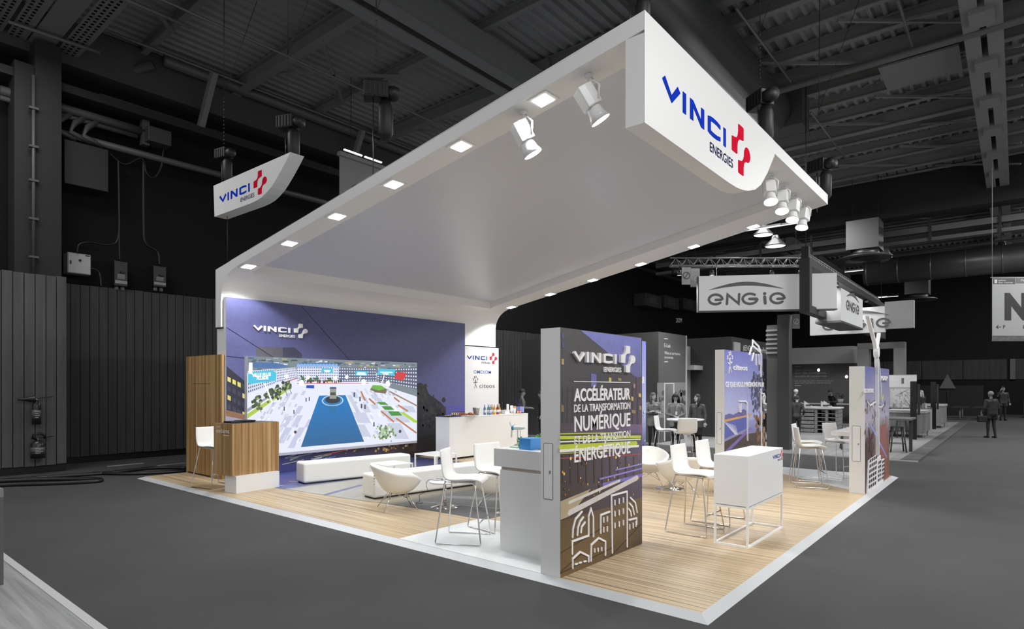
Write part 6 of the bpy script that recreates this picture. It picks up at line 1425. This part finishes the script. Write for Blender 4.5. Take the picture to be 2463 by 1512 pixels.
# ================================================================== PEOPLE
def person(loc, face, H, arms, cols, hair, label, head=(0, 0), lean=0.0, coat='jacket', skirt=False, stride=0.0, vox=.017, bulk=1.0):
    """one continuous body (voxel-merged tapered limbs), local frame: faces +X, z up; arms = ((elbow),(hand)) for left and right"""
    k = H / 1.72
    prim = []                                           # (p0, r0, p1, r1, part)
    def cap(a, ra, b, rb, part): prim.append((Vector(a), ra, Vector(b), rb, part))
    L = math.radians(lean); top = lambda x, y, z: (x * math.cos(L) + (z - .92) * math.sin(L), y, .92 + (z - .92) * math.cos(L) - x * math.sin(L))
    for s in (-1, 1):
        st = stride * s
        cap((0, s * .085, .92), .095, (st * .45 + .015, s * .09, .50), .062, 'leg'); cap((st * .45 + .015, s * .09, .50), .060, (st * .9 - .02, s * .09, .10), .040, 'leg')
        cap((st * .9 - .04, s * .09, .045), .042, (st * .9 + .14, s * .105, .032), .030, 'shoe'); cap((st * .9 - .02, s * .09, .12), .043, (st * .9 - .025, s * .09, .05), .044, 'shoe')
    for y in (-.055, .055):
        y *= bulk
        cap((0, y, .90), .115 * bulk, top(0, y, 1.08), .100 * bulk, 'top' if coat else 'leg'); cap(top(0, y, 1.08), .100 * bulk, top(.01, y * 1.5, 1.30), .112 * bulk, 'top')
    cap(top(0, -.15, 1.40), .062, top(0, .15, 1.40), .062, 'top'); cap(top(0, 0, 1.36), .085, top(.0, 0, 1.44), .058, 'top')
    cap(top(.005, 0, 1.42), .052, top(.015, 0, 1.54), .048, 'skin')
    if coat == 'jacket':
        for y in (-.07, .07): cap(top(0, y * bulk, 1.1), .10 * bulk, (.01, y * 1.25 * bulk, .80), .112 * bulk, 'top')
    if coat == 'long':
        for y in (-.06, .06): cap((0, y, 1.0), .10, (.0, y * 1.5, .62), .125, 'top')
    if skirt:
        for y in (-.05, .05): cap((0, y, .92), .11, (.01, y * 1.3, .58), .115, 'leg')
    hp, hy = math.radians(head[0]), math.radians(head[1])
    hc = Vector(top(.03, 0, 1.625))
    Rh = Matrix.Rotation(hy, 3, 'Z') @ Matrix.Rotation(hp, 3, 'Y')
    def hd(v): return hc + Rh @ Vector(v)
    cap(hd((-.012, 0, .035)), .085, hd((.012, 0, -.045)), .066, 'skin'); cap(hd((.0, 0, .03)), .080, hd((.035, 0, -.075)), .040, 'skin')
    cap(hd((.082, 0, .005)), .010, hd((.098, 0, -.024)), .013, 'skin')
    for s in (-1, 1): cap(hd((-.005, s * .078, .01)), .014, hd((-.01, s * .080, -.022)), .011, 'skin')
    for s, (el, ha) in zip((1, -1), arms):
        sh = Vector(top(0, s * .19, 1.39)); el = Vector(el); ha = Vector(ha)
        cap(sh, .056 * bulk, el, .046 * bulk, 'top'); cap(el, .046 * bulk, el + (ha - el) * .88, .036 * bulk, 'top')
        d = (ha - el).normalized(); w = el + (ha - el) * .95
        sd = d.cross(Vector((0, 0, 1))); sd = sd.normalized() if sd.length > .1 else Vector((1, 0, 0)); nn = d.cross(sd).normalized()
        cap(el + (ha - el) * .9, .026, w + d * .05, .028, 'skin'); cap(w + sd * .018, .022, w + d * .07 + sd * .022, .018, 'skin'); cap(w - sd * .018, .022, w + d * .07 - sd * .022, .018, 'skin')
        for f, (o_, ln) in enumerate(((-.032, .058), (-.011, .070), (.011, .066), (.031, .050))):
            b0 = w + d * .07 + sd * o_; b1 = b0 + d * ln * .55 + nn * .006; b2 = b1 + d * ln * .4 + nn * .022
            cap(b0, .0105, b1, .0095, 'skin'); cap(b1, .0095, b2, .008, 'skin')
        t0 = w + d * .012 - sd * .03; t1 = t0 + d * .035 - sd * .028; cap(t0, .012, t1, .011, 'skin'); cap(t1, .011, t1 + d * .03 - sd * .004, .0085, 'skin')
    mb = MB()
    for a, ra, b, rb, part in prim:
        ax = (b - a); Ln = ax.length
        if Ln < 1e-5: continue
        ax.normalize(); path = []; rad = []
        for i in range(1, 4): t = i / 3.0; path.append(a - ax * ra * math.cos(t * PI / 2)); rad.append(ra * math.sin(t * PI / 2))
        for i in range(2, -1, -1): t = i / 3.0; path.append(b + ax * rb * math.cos(t * PI / 2)); rad.append(max(.002, rb * math.sin(t * PI / 2)))
        mb.tube([a - ax * ra] + path, [.002] + rad, 10)
    me = mb.mesh('body', M_dark); tmp = bpy.data.objects.new('body', me); COL.objects.link(tmp)
    rm = tmp.modifiers.new('merge', 'REMESH'); rm.mode = 'VOXEL'; rm.voxel_size = vox; rm.use_smooth_shade = True
    sm = tmp.modifiers.new('smooth', 'SMOOTH'); sm.factor = .5; sm.iterations = 2
    dg = bpy.context.evaluated_depsgraph_get(); out = bpy.data.meshes.new_from_object(tmp.evaluated_get(dg)); bpy.data.objects.remove(tmp)
    parts = ['skin', 'top', 'leg', 'shoe']; out.materials.clear()
    for p_ in parts: out.materials.append(cols[p_])
    seg = [(a, b - a, max(1e-9, (b - a).length_squared), ra, rb, parts.index(pt)) for a, ra, b, rb, pt in prim]
    idx = []
    for p_ in out.polygons:
        c = p_.center; best = 9; bi = 1
        for a, ab, l2, ra, rb, pi_ in seg:
            t = max(0.0, min(1.0, (c - a).dot(ab) / l2)); dd = (c - a - ab * t).length - (ra + (rb - ra) * t)
            if dd < best: best = dd; bi = pi_
        idx.append(bi)
    out.polygons.foreach_set('material_index', idx); out.update()
    t = thing('person', label, 'person', (loc[0], loc[1], loc[2] if len(loc) > 2 else 0.0), math.radians(face)); t.scale = (k, k, k)
    body = bpy.data.objects.new('body', out); link(body, t)
    # hair cap (and length), face features
    hm = cols['hair']; hb_ = MB(); n = 16; rows = 8; vs = []; fs = []
    for i in range(rows + 1):
        ph = PI * .62 * i / rows
        for j in range(n):
            th = 2 * PI * j / n; c = math.cos(th)
            p_ = ph * (1 if c < .35 else (.60 if c > .75 else .82))
            vs.append(hd((-.014 + .098 * math.sin(p_) * c, .088 * math.sin(p_) * math.sin(th), .032 + .098 * math.cos(p_))))
    for i in range(rows):
        for j in range(n): fs.append((i * n + j, i * n + (j + 1) % n, (i + 1) * n + (j + 1) % n, (i + 1) * n + j))
    hb_.add(vs, fs, 0, True)
    if hair == 'long':
        for y in (-.075, -.045, 0, .045, .075): hb_.tube([hd((-.06 + abs(y) * .5, y, .03)), hd((-.085 + abs(y) * .9, y * 1.15, -.08)), hd((-.08 + abs(y) * 1.1, y * 1.25, -.20)), hd((-.06 + abs(y) * .9, y * 1.1, -.27))], [.035, .04, .034, .012], 8)
    if hair == 'bun': hb_.lathe([(0, -.04), (.035, -.02), (.04, .01), (.02, .035), (0, .04)], hd((-.07, 0, .10)), 10)
    link(bpy.data.objects.new('hair', hb_.mesh('hair', hm)), t)
    for s in (-1, 1): MB().lathe([(0, -.006), (.008, 0), (0, .006)], hd((.078, s * .031, .012)), 8).build('eye', M_black, t)
    mo_ = MB(); mo_.beam(hd((.078, -.022, -.055)), hd((.078, .022, -.055)), .012, .009); mo_.build('mouth', cols['lip'], t)
    return t
def cl(skin=150, top=120, leg=24, shoe=16, hair=24): return dict(skin=G(skin, .5), top=G(top, .8), leg=G(leg, .8), shoe=G(shoe, .4), hair=G(hair, .6), lip=G(max(20, skin - 60), .5))
DOWN = (((-.02, .25, 1.12), (.06, .27, .88)), ((-.02, -.25, 1.12), (.06, -.27, .88)))
CROSS = (((.06, .26, 1.14), (.20, -.10, 1.18)), ((.06, -.26, 1.14), (.22, .10, 1.13)))
FRONT = (((.02, .25, 1.14), (.30, .10, 1.14)), ((.02, -.25, 1.14), (.30, -.10, 1.12)))
CLASP = (((-.0, .27, 1.13), (.22, .04, 1.04)), ((.0, -.27, 1.13), (.22, -.04, 1.06)))
def pos(px, d): p = CAM + (FW + RT * ((px - CX0) / FPX)) * d; return (p.x, p.y)
fc_ = lambda a: math.degrees(YAW) + a       # helper: 270 = towards the camera, 0 = towards picture right
w1 = person((-6.72, 12.4), fc_(285), 1.76, CROSS, cl(150, 96, 20, 14, 62), 'long', 'woman with crossed arms in a grey blazer, leftmost of three in the aisle', head=(5, 25), vox=.013)
w2 = person((-6.02, 12.51), fc_(262), 1.74, CLASP, cl(140, 108, 20, 14, 16), 'long', 'woman in a light blazer looking down at her hands, middle of three', head=(38, -15), skirt=True, vox=.013)
w3 = person((-5.40, 12.69), fc_(225), 1.72, DOWN, cl(156, 62, 18, 16, 22), 'long', 'woman in a grey jacket and black skirt looking left, rightmost of three', head=(-4, -30), skirt=True, vox=.013)
lan = thing('lanyard_badge', 'white badge on a lanyard worn by the middle woman in the aisle', 'badge', (-6.02 + .10, 12.51 - .16, 0))
MB().box(-.03, .03, -.004, .004, 1.12, 1.22).build('card', G(190), lan); MB().tube([(-.02, .06, 1.46), (0, 0, 1.22), (.04, .07, 1.46)], .005, 5).build('strap', G(170), lan)
person((*pos(1255, 21.0), 0), fc_(10), 1.86, FRONT, cl(120, 84, 20, 14, 16), 'short', 'man in a grey shirt standing behind the drinks bar', head=(8, -8), coat=None)
person((*pos(1303, 20.5), 0), fc_(180), 1.80, (((-.05, .27, 1.15), (.05, .40, .95)), ((-.02, -.25, 1.12), (.1, -.27, .9))), cl(110, 22, 18, 14, 16), 'short', 'person in black whose arm shows left of the near totem')
person((*pos(2384, 23.3), 0), fc_(92), 1.76, (((-.03, .27, 1.12), (.02, .30, .88)), ((-.03, -.27, 1.12), (.02, -.30, .88))), cl(110, 16, 22, 12, 120), 'short', 'grey-haired man in a dark suit walking away with a bag', stride=.07, coat='jacket', bulk=1.28)
bgp = pos(2362, 23.2); bg = thing('briefcase', 'small black bag held by the man walking away', 'bag', (bgp[0], bgp[1], .62), math.radians(fc_(0)))
MB().box(-.17, .17, -.06, .06, 0, .24).build('body', M_black, bg, bevel=.03); MB().tube([(-.07, 0, .24), (-.06, 0, .31), (.06, 0, .31), (.07, 0, .24)], .010, 6).build('handle', M_black, bg)
person((*pos(2412, 35.0), 0), fc_(250), 1.92, (((-.02, .25, 1.12), (.06, .27, .88)), ((.10, -.26, 1.22), (.10, -.12, 1.56))), cl(150, 40, 34, 12, 22), 'short', 'man in a grey suit talking on a phone at the aisle end', head=(0, 40), bulk=1.15)
person((*pos(2005, 30.0), .035), fc_(190), 1.76, FRONT, cl(110, 24, 18, 12, 18), 'short', 'man in a dark suit bent over a tablet at the pallet counter', head=(30, 0), lean=12)
person((*pos(1908, 27.5), .035), fc_(320), 1.78, FRONT, cl(160, 22, 18, 12, 190), 'short', 'fair-haired man in a dark suit beside the portal column', head=(25, 10), lean=6)
person((*pos(1916, 22.0), .035), fc_(60), 1.60, (((-.05, .27, 1.14), (.18, .28, 1.0)), ((-.05, -.27, 1.14), (.2, -.22, .98))), cl(150, 26, 18, 12, 26), 'short', 'person in a dark jumper seen from behind at the portal column', lean=14, coat=None)
person((*pos(1842, 21.5), .035), fc_(200), 1.66, FRONT, cl(150, 150, 30, 12, 60), 'short', 'person in a pale jumper leaning behind the street lamp totem', lean=22, head=(20, 0), coat=None)
person((*pos(2139, 28.4), .035), fc_(60), 1.66, FRONT, cl(120, 30, 20, 12, 90), 'long', 'woman with long hair at the model table, nearest the corner totem', head=(15, 0))
person((*pos(2154, 28.2), .035), fc_(70), 1.74, FRONT, cl(110, 24, 20, 12, 24), 'bun', 'dark-haired woman with a bun at the model table', head=(12, 0))
person((*pos(2200, 29.4), .035), fc_(40), 1.74, FRONT, cl(100, 18, 18, 12, 18), 'short', 'man in black behind the nearer display post', head=(12, 0))
person((*pos(2217, 28.6), .035), fc_(110), 1.72, FRONT, cl(130, 18, 16, 12, 150), 'long', 'fair-haired woman in black between the display posts', head=(8, 0), skirt=True)
